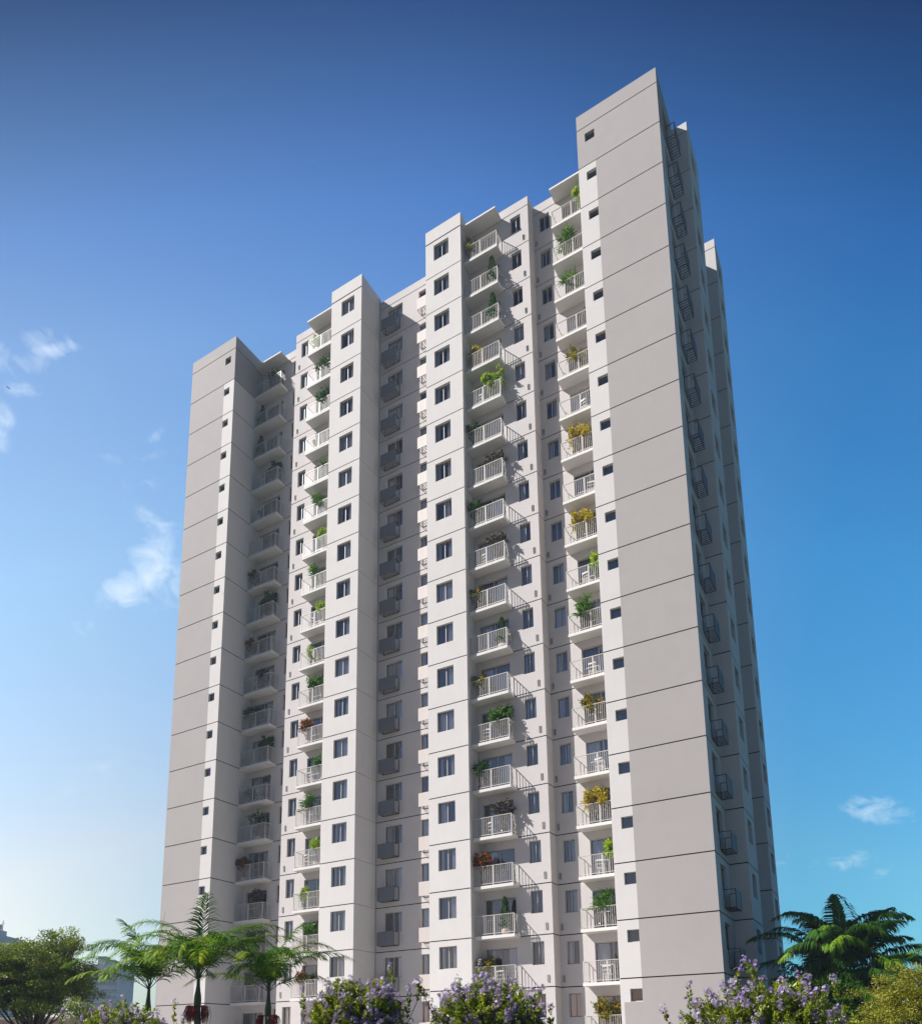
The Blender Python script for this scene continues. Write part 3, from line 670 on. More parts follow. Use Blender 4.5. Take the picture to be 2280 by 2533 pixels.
for k, u, sh, lm, pt, sc, ph in (
    (1, .78, 'bush', 'p_lime', TD, 1.2, 'lime green bush'), (2, .36, 'palm', 'p_green', TD, 1.15, 'green dracaena with drooping leaves'), (3, .36, 'palm', 'p_green', TD, 1.15, 'green dracaena with drooping leaves'),
    (4, .84, 'plumeria', 'p_purple', TD, .9, 'grey purple leaved shrub'), (5, .38, 'bush', 'p_orange', TD, 1.05, 'green and orange croton'), (7, .38, 'bush', 'p_yellow', TD, 1.15, 'golden yellow croton'),
    (9, .36, 'bush', 'p_yellow', TD, 1.15, 'golden yellow croton'), (10, .76, 'bush', 'p_lime', TD, 1.1, 'lime green bush'), (11, .36, 'palm', 'p_green', TD, 1.15, 'green dracaena with drooping leaves'),
    (12, .80, 'plumeria', 'p_purple', TD, .9, 'grey purple leaved shrub'), (13, .36, 'bush', 'p_orange', TD, 1.05, 'green and orange croton'), (15, .36, 'bush', 'p_yellow', TD, 1.15, 'golden yellow croton'),
    (16, .76, 'bush', 'p_lime', TD, 1.1, 'lime green bush'), (17, .38, 'palm', 'p_green', TD, 1.2, 'green dracaena with drooping leaves'), (18, .80, 'plumeria', 'p_purple', TD, .9, 'grey purple leaved shrub'),
    (19, .38, 'bush', 'p_orange', TD, 1.15, 'green and orange croton')):
    plant('B6', k, u, sh, lm, pt, sc, ph)
for k, u, sh, lm, pt, sc, ph in (
    (1, .28, 'trailing', 'p_lime', VA, 1.1, 'lime green trailing plant'), (2, .58, 'bush', 'p_dark', TD, 1.2, 'dark green bush'), (3, .60, 'bush', 'p_dark', TD, 1.2, 'dark green bush'), (4, .32, 'bush', 'p_orange', TD, .6, 'low orange brown bush'),
    (5, .78, 'bush', 'p_green', TD, 1.0, 'green bush'), (6, .42, 'palm', 'p_green', TD, 1.1, 'green dracaena'), (7, .66, 'round', 'p_lime', TW, 1.0, 'yellow green round topped shrub'), (8, .42, 'palm', 'p_green', TD, 1.1, 'green dracaena'),
    (9, .64, 'round', 'p_lime', TW, 1.0, 'yellow green round topped shrub'), (10, .34, 'trailing', 'p_lime', VA, 1.15, 'lime green trailing plant in a black vase'), (11, .56, 'bush', 'p_green', TD, 1.2, 'leafy green bush'),
    (12, .26, 'bush', 'p_red', BO, 1.0, 'red leaved bush in a cream bowl'), (13, .80, 'bush', 'p_green', TD, 1.1, 'green bush'), (14, .38, 'palm', 'p_green', TD, 1.15, 'green dracaena'), (15, .62, 'round', 'p_lime', TW, 1.0, 'yellow green round topped shrub'),
    (16, .30, 'trailing', 'p_lime', VA, 1.15, 'lime green trailing plant in a black vase'), (17, .60, 'bush', 'p_green', TW, 1.15, 'leafy green bush in a cream pot'), (18, .3, 'bush', 'p_red', BO, .9, 'red leaved bush in a cream bowl')):
    plant('B2', k, u, sh, lm, pt, sc, ph)
for k, u, sh, lm, pt, sc, ph in (
    (1, .66, 'bush', 'p_dark', TD, 1.05, 'dark green bush'), (2, .2, 'cone', 'p_dark', TD, 1.0, 'dark green shrub'), (3, .18, 'cone', 'p_dark', TD, 1.05, 'dark green shrub'), (4, .68, 'plumeria', 'p_dark', TD, 1.0, 'wide dark green shrub'),
    (5, .35, 'trailing', 'p_dark', TD, .8, 'low dark plant'), (7, .16, 'bush', 'p_red', BO, .9, 'dark red bush in a cream bowl'), (8, .62, 'plumeria', 'p_dark', BO, 1.15, 'large dark green shrub in a cream bowl'),
    (9, .16, 'bush', 'p_red', BO, .9, 'dark red bush in a cream bowl'), (10, .60, 'bush', 'p_purple', TD, 1.0, 'dark leaved bush'), (11, .2, 'palm', 'p_dark', TD, 1.0, 'dark dracaena'), (12, .7, 'plumeria', 'p_dark', TD, 1.05, 'wide dark green shrub'),
    (13, .3, 'trailing', 'p_dark', TD, 1.0, 'dark trailing plant'), (14, .60, 'plumeria', 'p_bloom', BO, 1.1, 'dark white flowering shrub in a bowl'), (15, .2, 'bush', 'p_red', BO, 1.0, 'dark red bush in a cream bowl'),
    (16, .66, 'round', 'p_purple', TD, 1.15, 'thin dark leaved shrub'), (17, .5, 'palm', 'p_dark', TD, 1.0, 'dark dracaena')):
    plant('B1', k, u, sh, lm, pt, sc, ph)

# chairs glimpsed behind some railings
def chair_parts():
    s = MB(); s.box(-.22, .22, -.21, .21, .42, .45)
    bk = MB(); bk.box(-.22, -.195, .19, .215, .45, .86); bk.box(.195, .22, .19, .215, .45, .86); bk.box(-.22, .22, .187, .218, .80, .88); bk.box(-.195, .195, .195, .21, .62, .66)
    lg = MB(); lg.box(-.014, .014, -.014, .014, 0, .42)
    return s.mesh('seat', 'wood'), bk.mesh('backrest', 'wood'), lg.mesh('leg', 'wood')
cs, cb, cl = chair_parts()
def chair(col, storey, u, a):
    x0, y, w, d = COLS[col]
    where = {'B5': 'right middle column', 'B6': 'right end column', 'B2': 'left middle column', 'B1': 'left end column'}[col]
    ordn = ['top', 'second', 'third', 'fourth', 'fifth', 'sixth', 'seventh', 'eighth', 'ninth', 'tenth', 'eleventh', 'twelfth', 'thirteenth', 'fourteenth', 'fifteenth', 'sixteenth', 'seventeenth', 'eighteenth'][storey-1]
    t = thing('balcony_chair', 'white slatted chair on the %s balcony down in the %s' % (ordn, where), 'chair', (x0 + w*u, y - d*.42, J(storey) + .09), 'chairs on the balconies', a)
    link('seat', cs, t); link('backrest', cb, t)
    for q in ((-.2, -.19), (.2, -.19), (-.2, .19), (.2, .19)): link('leg', cl, t, (*q, 0))
for col, st, u, a in (('B6', 6, .55, 2.9), ('B6', 8, .6, 3.3), ('B6', 12, .45, 3.1), ('B6', 14, .5, 3.0), ('B6', 16, .42, 3.2), ('B6', 10, .42, 3.0), ('B6', 18, .45, 3.1), ('B2', 9, .35, 3.3), ('B2', 13, .4, 3.1), ('B2', 15, .35, 3.0),
                      ('B5', 5, .35, 3.1), ('B5', 9, .38, 3.0), ('B5', 13, .35, 3.2), ('B5', 15, .42, 3.0), ('B5', 18, .58, 3.1), ('B1', 4, .35, 3.0), ('B1', 10, .35, 3.0), ('B1', 13, .6, 3.0)):
    chair(col, st, u, a)

# ------------------------------------------------------------------ trees, bushes, palms
def np_mesh(name, V, F, T, matname, parent, smooth=False):
    """V (n,3), F (m,k) all the same size, T (m)"""
    me = bpy.data.meshes.new(name); k = F.shape[1]
    me.vertices.add(len(V)); me.vertices.foreach_set('co', V.astype(np.float32).ravel())
    me.loops.add(F.size); me.loops.foreach_set('vertex_index', F.astype(np.int32).ravel())
    me.polygons.add(len(F)); me.polygons.foreach_set('loop_start', np.arange(0, F.size, k, dtype=np.int32)); me.polygons.foreach_set('loop_total', np.full(len(F), k, dtype=np.int32))
    me.materials.append(M[matname]); a = me.attributes.new('tint', 'FLOAT', 'FACE'); a.data.foreach_set('value', T.astype(np.float32))
    me.update(calc_edges=True); me.validate()
    return link(name, me, parent)
def leaves(rng, P, D, L, Wd, T):
    """many folded leaves at points P along directions D"""
    n_ = len(P); D = D / np.linalg.norm(D, axis=1, keepdims=True); r_ = rng.normal(size=(n_, 3)); s = np.cross(D, r_); s /= np.linalg.norm(s, axis=1, keepdims=True) + 1e-9
    up = np.cross(s, D); L = L[:, None]; Wd = Wd[:, None]
    m_ = P + D*L*.45; V = np.stack([P, m_ + s*Wd*.5 + up*Wd*.2, P + D*L - up*L*.1, m_ - s*Wd*.5 + up*Wd*.2], 1).reshape(-1, 3)
    i = np.arange(n_)[:, None]*4; F = np.concatenate([i + np.array([[0, 1, 2]]), i + np.array([[0, 2, 3]])], 1).reshape(-1, 3)
    return V, F, np.repeat(T, 2)
def unit(rng, n_):
    v = rng.normal(size=(n_, 3)); return v / np.linalg.norm(v, axis=1, keepdims=True)

def broadleaf(name, label, cat, base, trunk_h, centre, rad, lobes, clusters, per, L, mt, seed, crad=0.32, trunk_r=.14, group=None, spread=.55):
    """crown of leaf clusters on the surface and inside of several lobes; limbs run to the lobes and twigs to the clusters"""
    rng = np.random.default_rng(seed); t = thing(name, label, cat, base, group)
    c0 = np.array(centre) - np.array(base); rad = np.array(rad)
    lc = []; lr = []
    for i in range(lobes):
        v = unit(rng, 1)[0]; v[2] = v[2]*.8 + .1; lc.append(c0 + v*rad*rng.uniform(.35, .72)); lr.append(rng.uniform(.30, .5))
    lc = np.array(lc); lr = np.array(lr)
    w = MB(); fork = Vector((c0[0]*.4, c0[1]*.4, trunk_h)); w.tube([(0, 0, 0), (c0[0]*.15, c0[1]*.1, trunk_h*.5), tuple(fork)], [trunk_r*1.3, trunk_r, trunk_r*.8], 10)
    P = []; idx = rng.integers(0, lobes, clusters)
    for i in range(clusters):
        q = unit(rng, 1)[0]; q[2] = q[2] if q[2] > -.6 else -q[2]*.5
        P.append(lc[idx[i]] + q*rad*lr[idx[i]]*rng.uniform(.55, 1.05))
    P = np.array(P)
    for j in range(lobes):
        a = Vector(lc[j]); mid = fork.lerp(a, .5) + Vector((0, 0, -.12*rad[2])); w.tube([fork, mid, a], [trunk_r*.55, trunk_r*.3, trunk_r*.12], 6)
        for i in [q for q in range(clusters) if idx[q] == j][::3]:
            w.tube([a.lerp(mid, .3), tuple(P[i])], [trunk_r*.10, trunk_r*.04], 4, cap=False)
    w.obj('trunk', 'bark', t, smooth=True)
    n_ = clusters*per; ci = np.repeat(np.arange(clusters), per)
    off = unit(rng, n_)*(rng.random((n_, 1))**.5)*crad*np.array([1, 1, .45]); pos = P[ci] + off
    tint = np.clip(rng.random(clusters)[ci]*spread + rng.random(n_)*(1-spread), 0, 1)
    D = off*1.2/crad + unit(rng, n_)*.7 + np.array([0, 0, .25])
    V, F, T = leaves(rng, pos, D, rng.uniform(.7, 1.3, n_)*L, rng.uniform(.4, .6, n_)*L, tint)
    np_mesh('crown', V, F, T, mt, t); return t

def lilac(label, base, centre, rad, shoots, seed, extra=()):
    """upright leafy shoots, most of them ending in a loose panicle of small five-petalled flowers"""
    rng = np.random.default_rng(seed); t = thing('lilac_bush', label, 'flowering bush', base, 'lilac flowering bushes along the garden')
    c0 = np.array(centre) - np.array(base); rad = np.array(rad); w = MB()
    LP = []; LD = []; LL = []; LT = []; FP = []; FD = []; FT = []; FS = []
    tips = []
    for i in range(shoots):
        v = unit(rng, 1)[0]; v[2] = abs(v[2])**.7 if rng.random() < .8 else v[2]
        p = c0 + v*rad*rng.uniform(.45, 1.0) ; tips.append((p, v))
    for p in extra: tips.append((np.array(p) - np.array(base), np.array([0, 0, 1.0])))
    for i, (p, v) in enumerate(tips):
        ln = rng.uniform(.30, .6); d = v*np.array([.8, .8, .5]) + np.array([0, 0, .75]) + rng.normal(size=3)*.32; d /= np.linalg.norm(d); s = p - d*ln
        mid = (s + p)/2 + rng.normal(size=3)*.02; w.tube([tuple(s), tuple(mid), tuple(p)], [.006, .004, .002], 4, cap=False)
        if i % 4 == 0 or i >= shoots: w.tube([(rng.normal()*.06, rng.normal()*.06, .1), tuple(c0*np.array([.9, .9, .45]) + (s-c0)*.35), tuple(s)], [.022, .012, .006], 5, cap=False)
        nl = rng.integers(30, 44); u = rng.random(nl)**.8*.97; tw = rng.random()
        for q in range(nl):
            o = unit(rng, 1)[0]; o -= d*np.dot(o, d); LP.append(s + d*ln*u[q] + o*.008); LD.append(o + d*.8); LL.append(rng.uniform(.065, .115)*(1.1 - .40*u[q])); LT.append(.45*tw + .25*rng.random() + .3*u[q])
        if rng.random() < .40 or i >= shoots:
            nf = rng.integers(13, 24); pl = rng.uniform(.10, .20); ft = rng.random()
            for q in range(nf):
                h_ = rng.random(); o = unit(rng, 1)[0]; o -= d*np.dot(o, d)
                FP.append(p + d*(h_*pl - .02) + o*(.10*(1-h_*.5)*rng.uniform(.3, 1.1))); FD.append(o + d*.5 + rng.normal(size=3)*.3); FT.append(np.clip(.5*ft + .6*rng.random() - .08, 0, 1)); FS.append(rng.uniform(.021, .035))
    w.obj('branches', 'bark', t)
    V, F, T = leaves(rng, np.array(LP), np.array(LD), np.array(LL), np.array(LL)*.5, np.array(LT)); np_mesh('foliage', V, F, T, 'l_lilac', t)
    FP = np.array(FP); FD = np.array(FD); FD /= np.linalg.norm(FD, axis=1, keepdims=True); a = np.cross(FD, unit(rng, len(FP))); a /= np.linalg.norm(a, axis=1, keepdims=True); b_ = np.cross(FD, a)
    FS = np.array(FS)[:, None]; VV = []; TT = []
    for k in range(5):
        w1 = 2*math.pi*k/5; e = lambda w_: a*math.cos(w_) + b_*math.sin(w_)
        VV.append(np.stack([FP, FP + (e(w1-.42)*.75 + FD*.25)*FS, FP + (e(w1) + FD*.1)*FS, FP + (e(w1+.42)*.75 + FD*.25)*FS], 1)); TT.append(np.array(FT))
    V = np.concatenate(VV).reshape(-1, 3); F = np.arange(len(V)).reshape(-1, 4); np_mesh('flowers', V, F, np.concatenate(TT), 'flower', t)
    return t

CAMR = Vector((0.8653, 0.5012, 0)); CAMF = Vector((-0.499, 0.8665, 0))
def frond(mb, rm, base, az, el, Ln, droop, rr, leafL=.66, tintb=.35, npair=44, vee=.14, w=.038, hg=.5, twist=0.0, start=.13):
    """pinnate frond: az 0 = to the right seen from the street, 90 = away; el = angle of departure"""
    h = CAMR*math.cos(R(az)) + CAMF*math.sin(R(az)); h.z = 0; h.normalize()
    pts = []; p = Vector(base); n_ = 18; e = R(el)
    for i in range(n_ + 1):
        pts.append(p.copy()); u = i/n_; ang = e - droop*(u**1.3); p = p + (h*math.cos(ang) + Vector((0, 0, 1))*math.sin(ang))*(Ln/n_)
    rm.tube(pts, [.013*(1-.8*i/n_) for i in range(n_+1)], 5, cap=False)
    for k in range(npair):
        u = start + (1-start)*(k + rr.uniform(-.25, .25))/(npair-1); u = min(max(u, start), 1.0); f_ = u*n_; i = min(int(f_), n_-1); q = pts[i].lerp(pts[i+1], f_-i)
        T_ = (pts[i+1]-pts[i]).normalized(); side0 = T_.cross(Vector((0, 0, 1)))
        if side0.length < .25: side0 = side0 + Vector(h).cross(Vector((0, 0, 1)))*.6
        side0.normalize(); up = side0.cross(T_)
        for sg in (1, -1):
            L_ = leafL*(math.sin(math.pi*(.16 + .80*u))**.65)*rr.uniform(.82, 1.12)
            d = (side0*sg*(.95 - .3*u) + T_*(.5 + .6*u) + up*(vee + rr.uniform(-.18, .18))).normalized()
            a = q; hang = Vector((0, 0, -1)); t_ = min(max(tintb + rr.uniform(-.3, .3) + .18*u, 0), 1)
            d2 = (d + hang*hg).normalized(); d3 = (d2 + hang*hg*1.5).normalized()
            m1 = a + d*(L_*.36); m2 = m1 + d2*(L_*.34); tip = m2 + d3*(L_*.32)
            s = d.cross(up); s = s.normalized() if s.length > .01 else T_; s = (s + T_*.6).normalized(); ww = w*rr.uniform(.8, 1.15)
            mb.quad(a - s*ww*.25, a + s*ww*.25, m1 + s*ww*.5, m1 - s*ww*.5, 0, t_); mb.quad(m1 - s*ww*.5, m1 + s*ww*.5, m2 + s*ww*.38, m2 - s*ww*.38, 0, t_); mb.tri(m2 - s*ww*.38, m2 + s*ww*.38, tip, 0, t_)

def king_palm(label, x, y, zb, shaft, fr, seed, fruits=((200, .36), (340, .34), (270, .3)), spear=None, group='king palms in front of the tower'):
    """single smooth trunk, swollen green crownshaft, feathered fronds, red fruit hanging under the crownshaft"""
    rr = random.Random(seed); t = thing('palm_tree', label, 'palm tree', (x, y, 0), group)
    tr = MB(); pts = []; rads = []
    for i in range(13): u = i/12; pts.append((.05*math.sin(u*3), .03*math.sin(u*4), u*(zb-shaft))); rads.append(.115 - .03*u + (.05*(1-u)**6))
    tr.tube(pts, rads, 12); tr.obj('trunk', 'palmbark', t, smooth=True)
    tx, ty = pts[-1][0], pts[-1][1]
    cs_ = MB(); prof = [(.085, -.04), (.092, .0), (.098, .12), (.098, .25), (.088, .4), (.068, .55), (.05, .75), (.04, 1.0)]
    cs_.lathe([(r_, z_*shaft) for r_, z_ in prof], (tx, ty, zb-shaft), 14); cs_.obj('crownshaft', 'shaft', t, smooth=True)
    for az, el, Ln, dr, tb in fr:
        tb = tb + rr.choice([-.2, -.12, 0, 0, .12, .35])
        mb = MB(); rm = MB(); frond(mb, rm, (tx, ty, zb - .02), az, el, Ln, dr, rr, tintb=tb)
        f = mb.obj('frond', 'l_areca' if group == 'palms at the right' else 'l_palm', t, tint=True); rm.obj('frond_stalk', 'shaft', f)
    if spear: 
        sp = MB(); h = CAMR*spear[0]; sp.tube([(tx, ty, zb-.1), (tx+h.x*.6, ty+h.y*.6, zb+spear[1]*.6), (tx+h.x, ty+h.y, zb+spear[1])], [.014, .009, .003], 5); sp.obj('spear_leaf', 'shaft', t)
    for az, ln in fruits:
        h = CAMR*math.cos(R(az)) + CAMF*math.sin(R(az)); fm = MB(); o = Vector((tx, ty, zb-shaft-.02)) + h*.09
        for q in range(70):
            a = rr.uniform(-1, 1); hh = (h + Vector((-h.y, h.x, 0))*a*.9 + rv(rr)*.25); hh.z = 0; r1 = rr.uniform(.04, .17); l1 = ln*rr.uniform(.55, 1.15)
            p1 = o + hh*r1 + Vector((0, 0, rr.uniform(-.02, .05))); p2 = o + hh*r1*1.25 + Vector((0, 0, -l1*.5)); p3 = o + hh*r1*1.1 + Vector((0, 0, -l1))
            fm.tube([o, p1, p2, p3], [.006, .007, .008, .003], 4, cap=False)
            for z_ in range(9):
                c = p1.lerp(p3, (z_+rr.random())/9) + rv(rr)*.015; s_ = .010; fm.quad(c + Vector((s_, 0, 0)), c + Vector((0, s_, 0)), c - Vector((s_, 0, 0)), c - Vector((0, 0, s_*1.4)))
        fm.obj('fruit_cluster', 'fruit', t)
    return t

broadleaf('broadleaf_tree', 'large olive green spreading tree at the far left edge', 'tree', (-23.6, -16.8, 0), 2.6, (-23.75, -17.0, 4.55), (2.75, 2.7, 2.55), 38, 560, 170, .09, 'l_tree', 11, .40, .12)
broadleaf('shrub', 'small leafy green shrub behind the lilac bush at the left', 'shrub', (-17.8, -18.8, 0), 1.3, (-17.8, -18.8, 2.75), (.95, .9, 1.0), 9, 120, 70, .07, 'l_tree', 12, .22, .05)
broadleaf('mustard_shrub', 'dense mustard green shrub at the lower right corner', 'shrub', (7.4, -15.2, 0), 1.0, (7.45, -15.2, 1.85), (2.3, 1.7, 1.95), 34, 620, 150, .055, 'l_yellow', 13, .24, .06)
broadleaf('dark_shrub', 'dark rounded shrub in the shade under the clump palm', 'shrub', (3.9, 3.0, 0), 1.5, (3.9, 3.0, 3.1), (3.3, 1.6, 2.5), 26, 620, 80, .16, 'l_areca', 14, .4, .08)
lilac('lilac flowering bush at the left, in front of the palms', (-9.0, -23.6, 0), (-9.0, -23.7, 1.95), (1.35, 1.0, 1.12), 480, 21, ((-8.25, -22.85, 2.95), (-8.1, -22.7, 2.6), (-9.9, -24.6, 2.7)))
lilac('lilac flowering bush left of the middle, below the bay beside the recess', (-1.45, -24.55, 0), (-1.45, -24.55, 2.0), (.98, .85, 1.12), 520, 22, ((-.95, -24.25, 3.22), (-.55, -23.95, 2.95), (-2.2, -25.15, 2.75), (-.42, -23.8, 2.6)))
lilac('lilac flowering bush in the middle, below the right hand white bay', (.5, -23.35, 0), (.5, -23.35, 1.98), (1.16, .9, 1.08), 560, 23, ((-.55, -23.95, 2.95), (-.72, -24.0, 2.78), (.42, -23.4, 3.2), (1.35, -22.9, 2.75), (1.5, -22.8, 2.45)))
lilac('wide lilac flowering bush at the right, below the corner of the tower', (4.75, -20.9, 0), (4.75, -20.85, 1.72), (1.62, 1.0, 1.22), 760, 24, ((4.55, -20.9, 3.25), (4.42, -20.9, 3.1), (4.7, -20.9, 3.15), (3.1, -21.2, 2.4), (3.55, -21.1, 2.85), (3.85, -21.0, 2.7), (5.95, -20.7, 2.85), (5.4, -20.8, 2.95)))
king_palm('left of the three palms with red fruit, partly against the sky', -11.79, -20.81, 3.60, .85, (
    (180, 78, 2.94, 2.25, .30), (190, 52, 2.68, 1.55, .20), (172, 84, 2.78, 2.20, .30), (168, 84, 2.40, 0.90, .22), (12, 84, 2.68, 2.00, .35), (0, 70, 2.78, 2.00, .45), (272, 78, 2.25, 2.70, .40), (235, 78, 2.57, 2.40, .35),
    (305, 74, 2.57, 2.30, .45), (90, 80, 2.57, 1.90, .3), (130, 74, 2.57, 1.90, .3), (50, 72, 2.57, 1.90, .4), (345, 45, 2.35, 1.60, .3), (205, 35, 2.25, 1.30, .35), (250, 52, 2.03, 2.00, .4)), 31, ((250, .34), (300, .32), (180, .3)), (.34, 2.25))
king_palm('tall middle palm with a green crownshaft and two red fruit clusters', -9.44, -21.1, 3.72, .72, (
    (98, 85, 2.55, 0.35, .15), (180, 84, 3.10, 2.20, .30), (176, 70, 2.89, 2.00, .30), (186, 56, 2.78, 1.80, .35), (196, 37, 2.46, 1.30, .4), (14, 84, 2.68, 2.00, .3), (2, 72, 3.05, 1.80, .2), (0, 54, 3.16, 1.45, .5), (350, 64, 2.89, 2.10, .5),
    (268, 80, 2.25, 2.80, .25), (230, 80, 2.57, 2.40, .35), (310, 76, 2.57, 2.30, .4), (90, 82, 2.46, 1.90, .25), (135, 76, 2.57, 1.90, .3), (55, 74, 2.57, 1.90, .3), (288, 56, 2.14, 2.00, .45), (248, 60, 2.25, 2.10, .3)), 32, ((190, .42), (350, .42), (250, .36)))
king_palm('right of the three palms, in front of the left white bay', -8.86, -19.05, 3.50, .70, (
    (178, 84, 2.57, 2.20, .40), (8, 84, 2.25, 0.80, .25), (4, 82, 2.68, 2.10, .35), (0, 58, 2.84, 1.60, .35), (355, 37, 2.25, 1.60, .35), (180, 60, 3.00, 1.90, .45), (190, 35, 2.46, 1.30, .5), (268, 82, 2.25, 2.70, .35), (232, 78, 2.57, 2.30, .45),
    (308, 74, 2.46, 2.30, .4), (90, 82, 2.57, 1.90, .25), (135, 74, 2.57, 1.90, .3), (45, 74, 2.57, 1.90, .3), (290, 54, 2.14, 1.90, .4), (250, 56, 2.14, 2.00, .35)), 33, ((200, .36), (340, .34)))
king_palm('palm cut off by the right edge of the picture', 9.15, .75, 4.3, .9, (
    (180, 62, 2.78, 1.60, .2), (176, 84, 2.68, 1.30, .2), (186, 33, 2.57, 1.20, .2), (0, 62, 2.78, 1.60, .2), (90, 62, 2.68, 1.60, .2), (270, 62, 2.57, 1.70, .3), (230, 58, 2.68, 1.60, .3), (310, 58, 2.68, 1.60, .3), (130, 62, 2.68, 1.60, .2), (50, 62, 2.68, 1.60, .2)), 34, ((200, .34),), (-.75, 2.15), group='palms at the right')
# clump palm at the right
rr = random.Random(41); t = thing('clump_palm', 'big dark clump palm beside the shaded flank of the tower', 'palm tree', (4.65, 3.7, 0), 'palms at the right')
tr = MB()
heads = [(0, 0, 5.6), (-.7, -.3, 5.0), (.75, -.2, 5.1), (-.25, .5, 5.4), (.4, -.7, 4.3), (-1.0, .4, 4.2), (1.1, .5, 4.3)]
for hx, hy, hz in heads: tr.tube([(hx*.25, hy*.25, 0), (hx*.5, hy*.5, hz*.5), (hx, hy, hz)], [.11, .09, .06], 8)
tr.obj('trunk', 'palmbark', t, smooth=True)
sp = MB(); sp.tube([(-.3, 0, 5.0), (-.55, 0, 6.6), (-.62, 0, 8.15)], [.03, .018, .004], 5); sp.obj('spear_leaf', 'shaft', t)
FR = [(75, 84, 3.6, .60), (100, 83, 3.4, .8), (20, 84, 3.75, 1.40), (172, 84, 4.07, 2.00), (178, 76, 4.49, 2.00), (182, 62, 4.71, 1.80), (186, 43, 4.39, 1.40), (5, 84, 4.07, 2.00), (358, 74, 4.49, 2.00), (2, 62, 4.60, 1.85), (355, 43, 4.28, 1.60), (350, 31, 4.07, 1.30),
      (270, 84, 3.32, 2.80), (262, 67, 3.64, 2.70), (285, 76, 3.53, 2.70), (235, 76, 3.96, 2.30), (225, 58, 4.07, 2.10), (305, 74, 3.96, 2.30), (318, 58, 4.07, 2.10), (90, 82, 3.75, 1.90), (120, 76, 3.96, 1.90), (60, 76, 3.96, 1.90), (145, 82, 3.85, 2.00), (35, 82, 3.85, 2.00),
      (200, 82, 3.75, 2.20), (340, 82, 3.75, 2.20), (210, 33, 3.64, 1.50), (330, 29, 3.64, 1.50), (192, 27, 3.85, 1.30), (245, 84, 3.32, 2.20), (295, 84, 3.32, 2.20), (255, 20, 3.2, 2.2), (275, 10, 3.0, 2.2), (230, 12, 3.4, 1.8), (300, 12, 3.4, 1.8), (190, 8, 3.4, 1.4), (345, 10, 3.4, 1.5), (265, -8, 2.8, 1.6), (255, 37, 3.21, 1.90), (282, 41, 3.21, 2.00), (160, 62, 4.07, 1.90), (20, 62, 4.07, 1.90), (240, 45, 3.64, 2.00), (310, 43, 3.64, 2.00)]
for i, (az, el, Ln, dr) in enumerate(FR):
    hx, hy, hz = heads[i % 7] if i > 10 else heads[i % 4]
    mb = MB(); rm = MB(); frond(mb, rm, (hx, hy, hz), az + rr.uniform(-8, 8), el, Ln*.93, dr*(.78 if el >= 80 else .92), rr, leafL=1.12, hg=.7, tintb=rr.choice([.1, .15, .3, .5]), npair=70, w=.078)
    f = mb.obj('frond', 'l_areca', t, tint=True); rm.obj('frond_stalk', 'shaft', f)

# ------------------------------------------------------------------ far things

def far_box(o, cx, cy, w, d, h, z0, name, mt, parent):
    mb = MB(); a = math.atan2(CAMR.y, CAMR.x); ca, sa = math.cos(a), math.sin(a)
    mb.box(-w/2, w/2, -d/2, d/2, z0, z0 + h); ob = mb.obj(name, mt, parent, loc=(cx*ca, cx*sa, 0)); ob.rotation_euler = (0, 0, a); return ob
def far_windows(parent, w, d, h, floors, colsn, cx=0):
    a = math.atan2(CAMR.y, CAMR.x); ca, sa = math.cos(a), math.sin(a)
    for fl in range(floors):
        mb = MB(); z = 2 + (h - 4)*fl/floors
        mb.box(-w/2 + .8, w/2 - .8, -d/2 - .05, -d/2 + .05, z, z + (h-4)/floors*.45)
        ob = mb.obj('window_row', 'farw', parent, loc=(cx*ca, cx*sa, 0)); ob.rotation_euler = (0, 0, a)
t = thing('distant_building', 'hazy blue tower block with a roof tank at the far left edge', 'building', (-260.9, 108.7, 0), 'distant buildings in the haze')
far_box(t, 0, 0, 17, 14, 41.3, 0, 'wall', 'far', t); far_windows(t, 17, 14, 41, 13, 7)
far_box(t, 1.0, 0, 7, 7, 2.6, 41.3, 'roof_house', 'far', t)
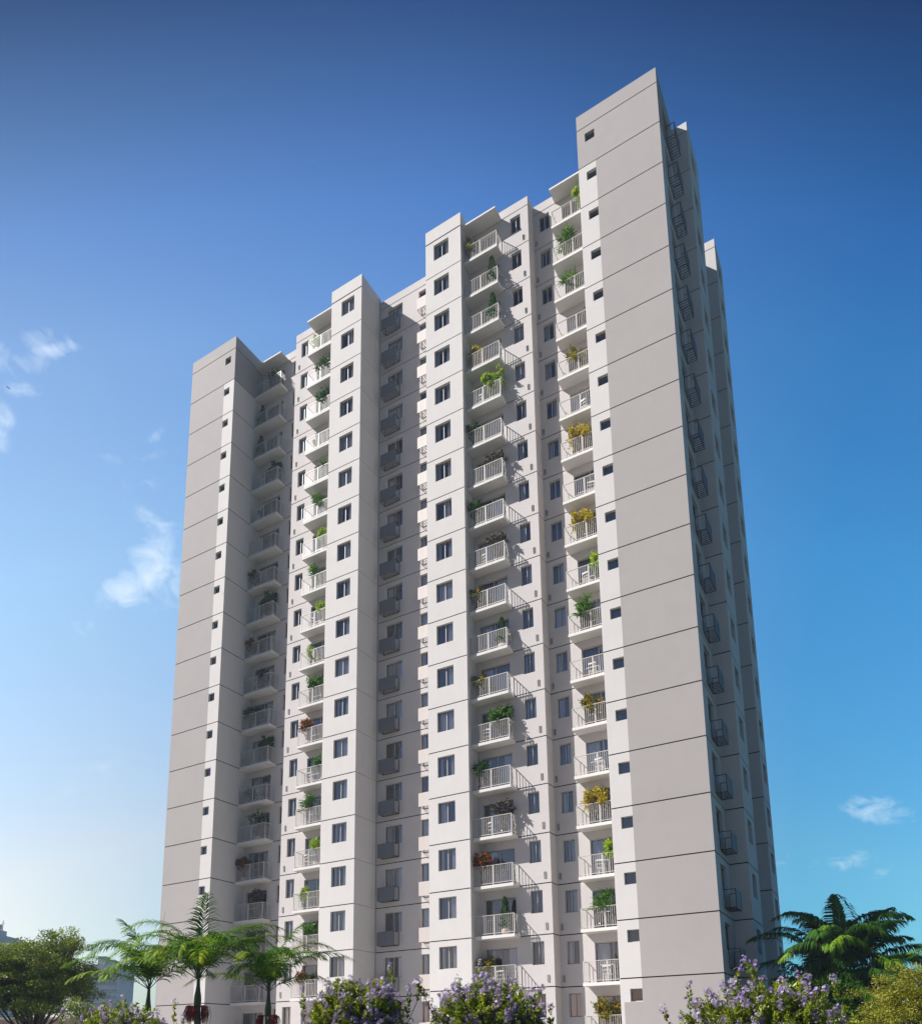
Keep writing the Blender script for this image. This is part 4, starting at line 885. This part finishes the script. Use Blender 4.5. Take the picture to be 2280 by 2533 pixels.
mb = MB(); mb.lathe([(0, 0), (1.1, 0), (1.2, 1.2), (.8, 1.6), (0, 1.8)], (3.0, 2, 44.2), 12); mb.box(4.9, 5.1, 2, 2.2, 41, 47); mb.box(4.2, 5.8, 2, 2.2, 45.8, 46.0); mb.obj('roof_tank', 'far', t)
t = thing('distant_building', 'hazy pale block with two roof boxes between the tree and the palms', 'building', (-277.5, 168, 0), 'distant buildings in the haze')
far_box(t, 0, 0, 14.5, 14, 37.9, 0, 'wall', 'far', t); far_windows(t, 14.5, 14, 37, 12, 7)
far_box(t, -2.7, 0, 3.2, 4, 3.9, 37.9, 'roof_house', 'far', t); far_box(t, 1.4, 0, 1.9, 3, 2.2, 37.9, 'roof_house', 'far', t)
t = thing('boundary_wall', 'low pinkish wall seen under the tree at the far left', 'wall', (-34.0, -10.8, 0), None)
far_box(t, -2, 0, 16, .25, 3.7, 0, 'wall_panel', 'pink', t); far_box(t, -2, 0, 16.2, .35, .1, 3.7, 'coping', 'slab', t)
# a bird high up at the left
bm_ = MB(); bm_.tube([(-.16, 0, 0), (-.05, 0, .02), (.08, 0, .02), (.17, 0, 0)], [.012, .05, .045, .012], 8)
for s_ in (1, -1):
    bm_.tri((.06, s_*.02, .03), (-.08, s_*.02, .03), (.05, s_*.22, .12)); bm_.tri((-.08, s_*.02, .03), (.05, s_*.22, .12), (-.08, s_*.42, .06))
tag(bm_.obj('bird', 'bird', None, loc=(-46.8, -9.1, 51.1)), 'tiny dark bird flying in the sky at the left', 'bird').scale = (.4, .4, .4)
# air between the street and the far buildings
HAZE = True
hz = MB(); hz.box(-420, 160, -60, 260, -1.0, 58.0); haze = hz.obj('haze', 'white'); haze['kind'] = 'stuff'
hm = bpy.data.materials.new('air'); hm.use_nodes = True; nt = hm.node_tree; nt.nodes.clear()
o_ = N(nt, 'ShaderNodeOutputMaterial'); pv = N(nt, 'ShaderNodeVolumePrincipled'); pv.inputs['Color'].default_value = (.62, .80, 1.0, 1); pv.inputs['Density'].default_value = 0.00045; pv.inputs['Anisotropy'].default_value = 0.2
nt.links.new(pv.outputs[0], o_.inputs['Volume']); haze.data.materials.clear(); haze.data.materials.append(hm)
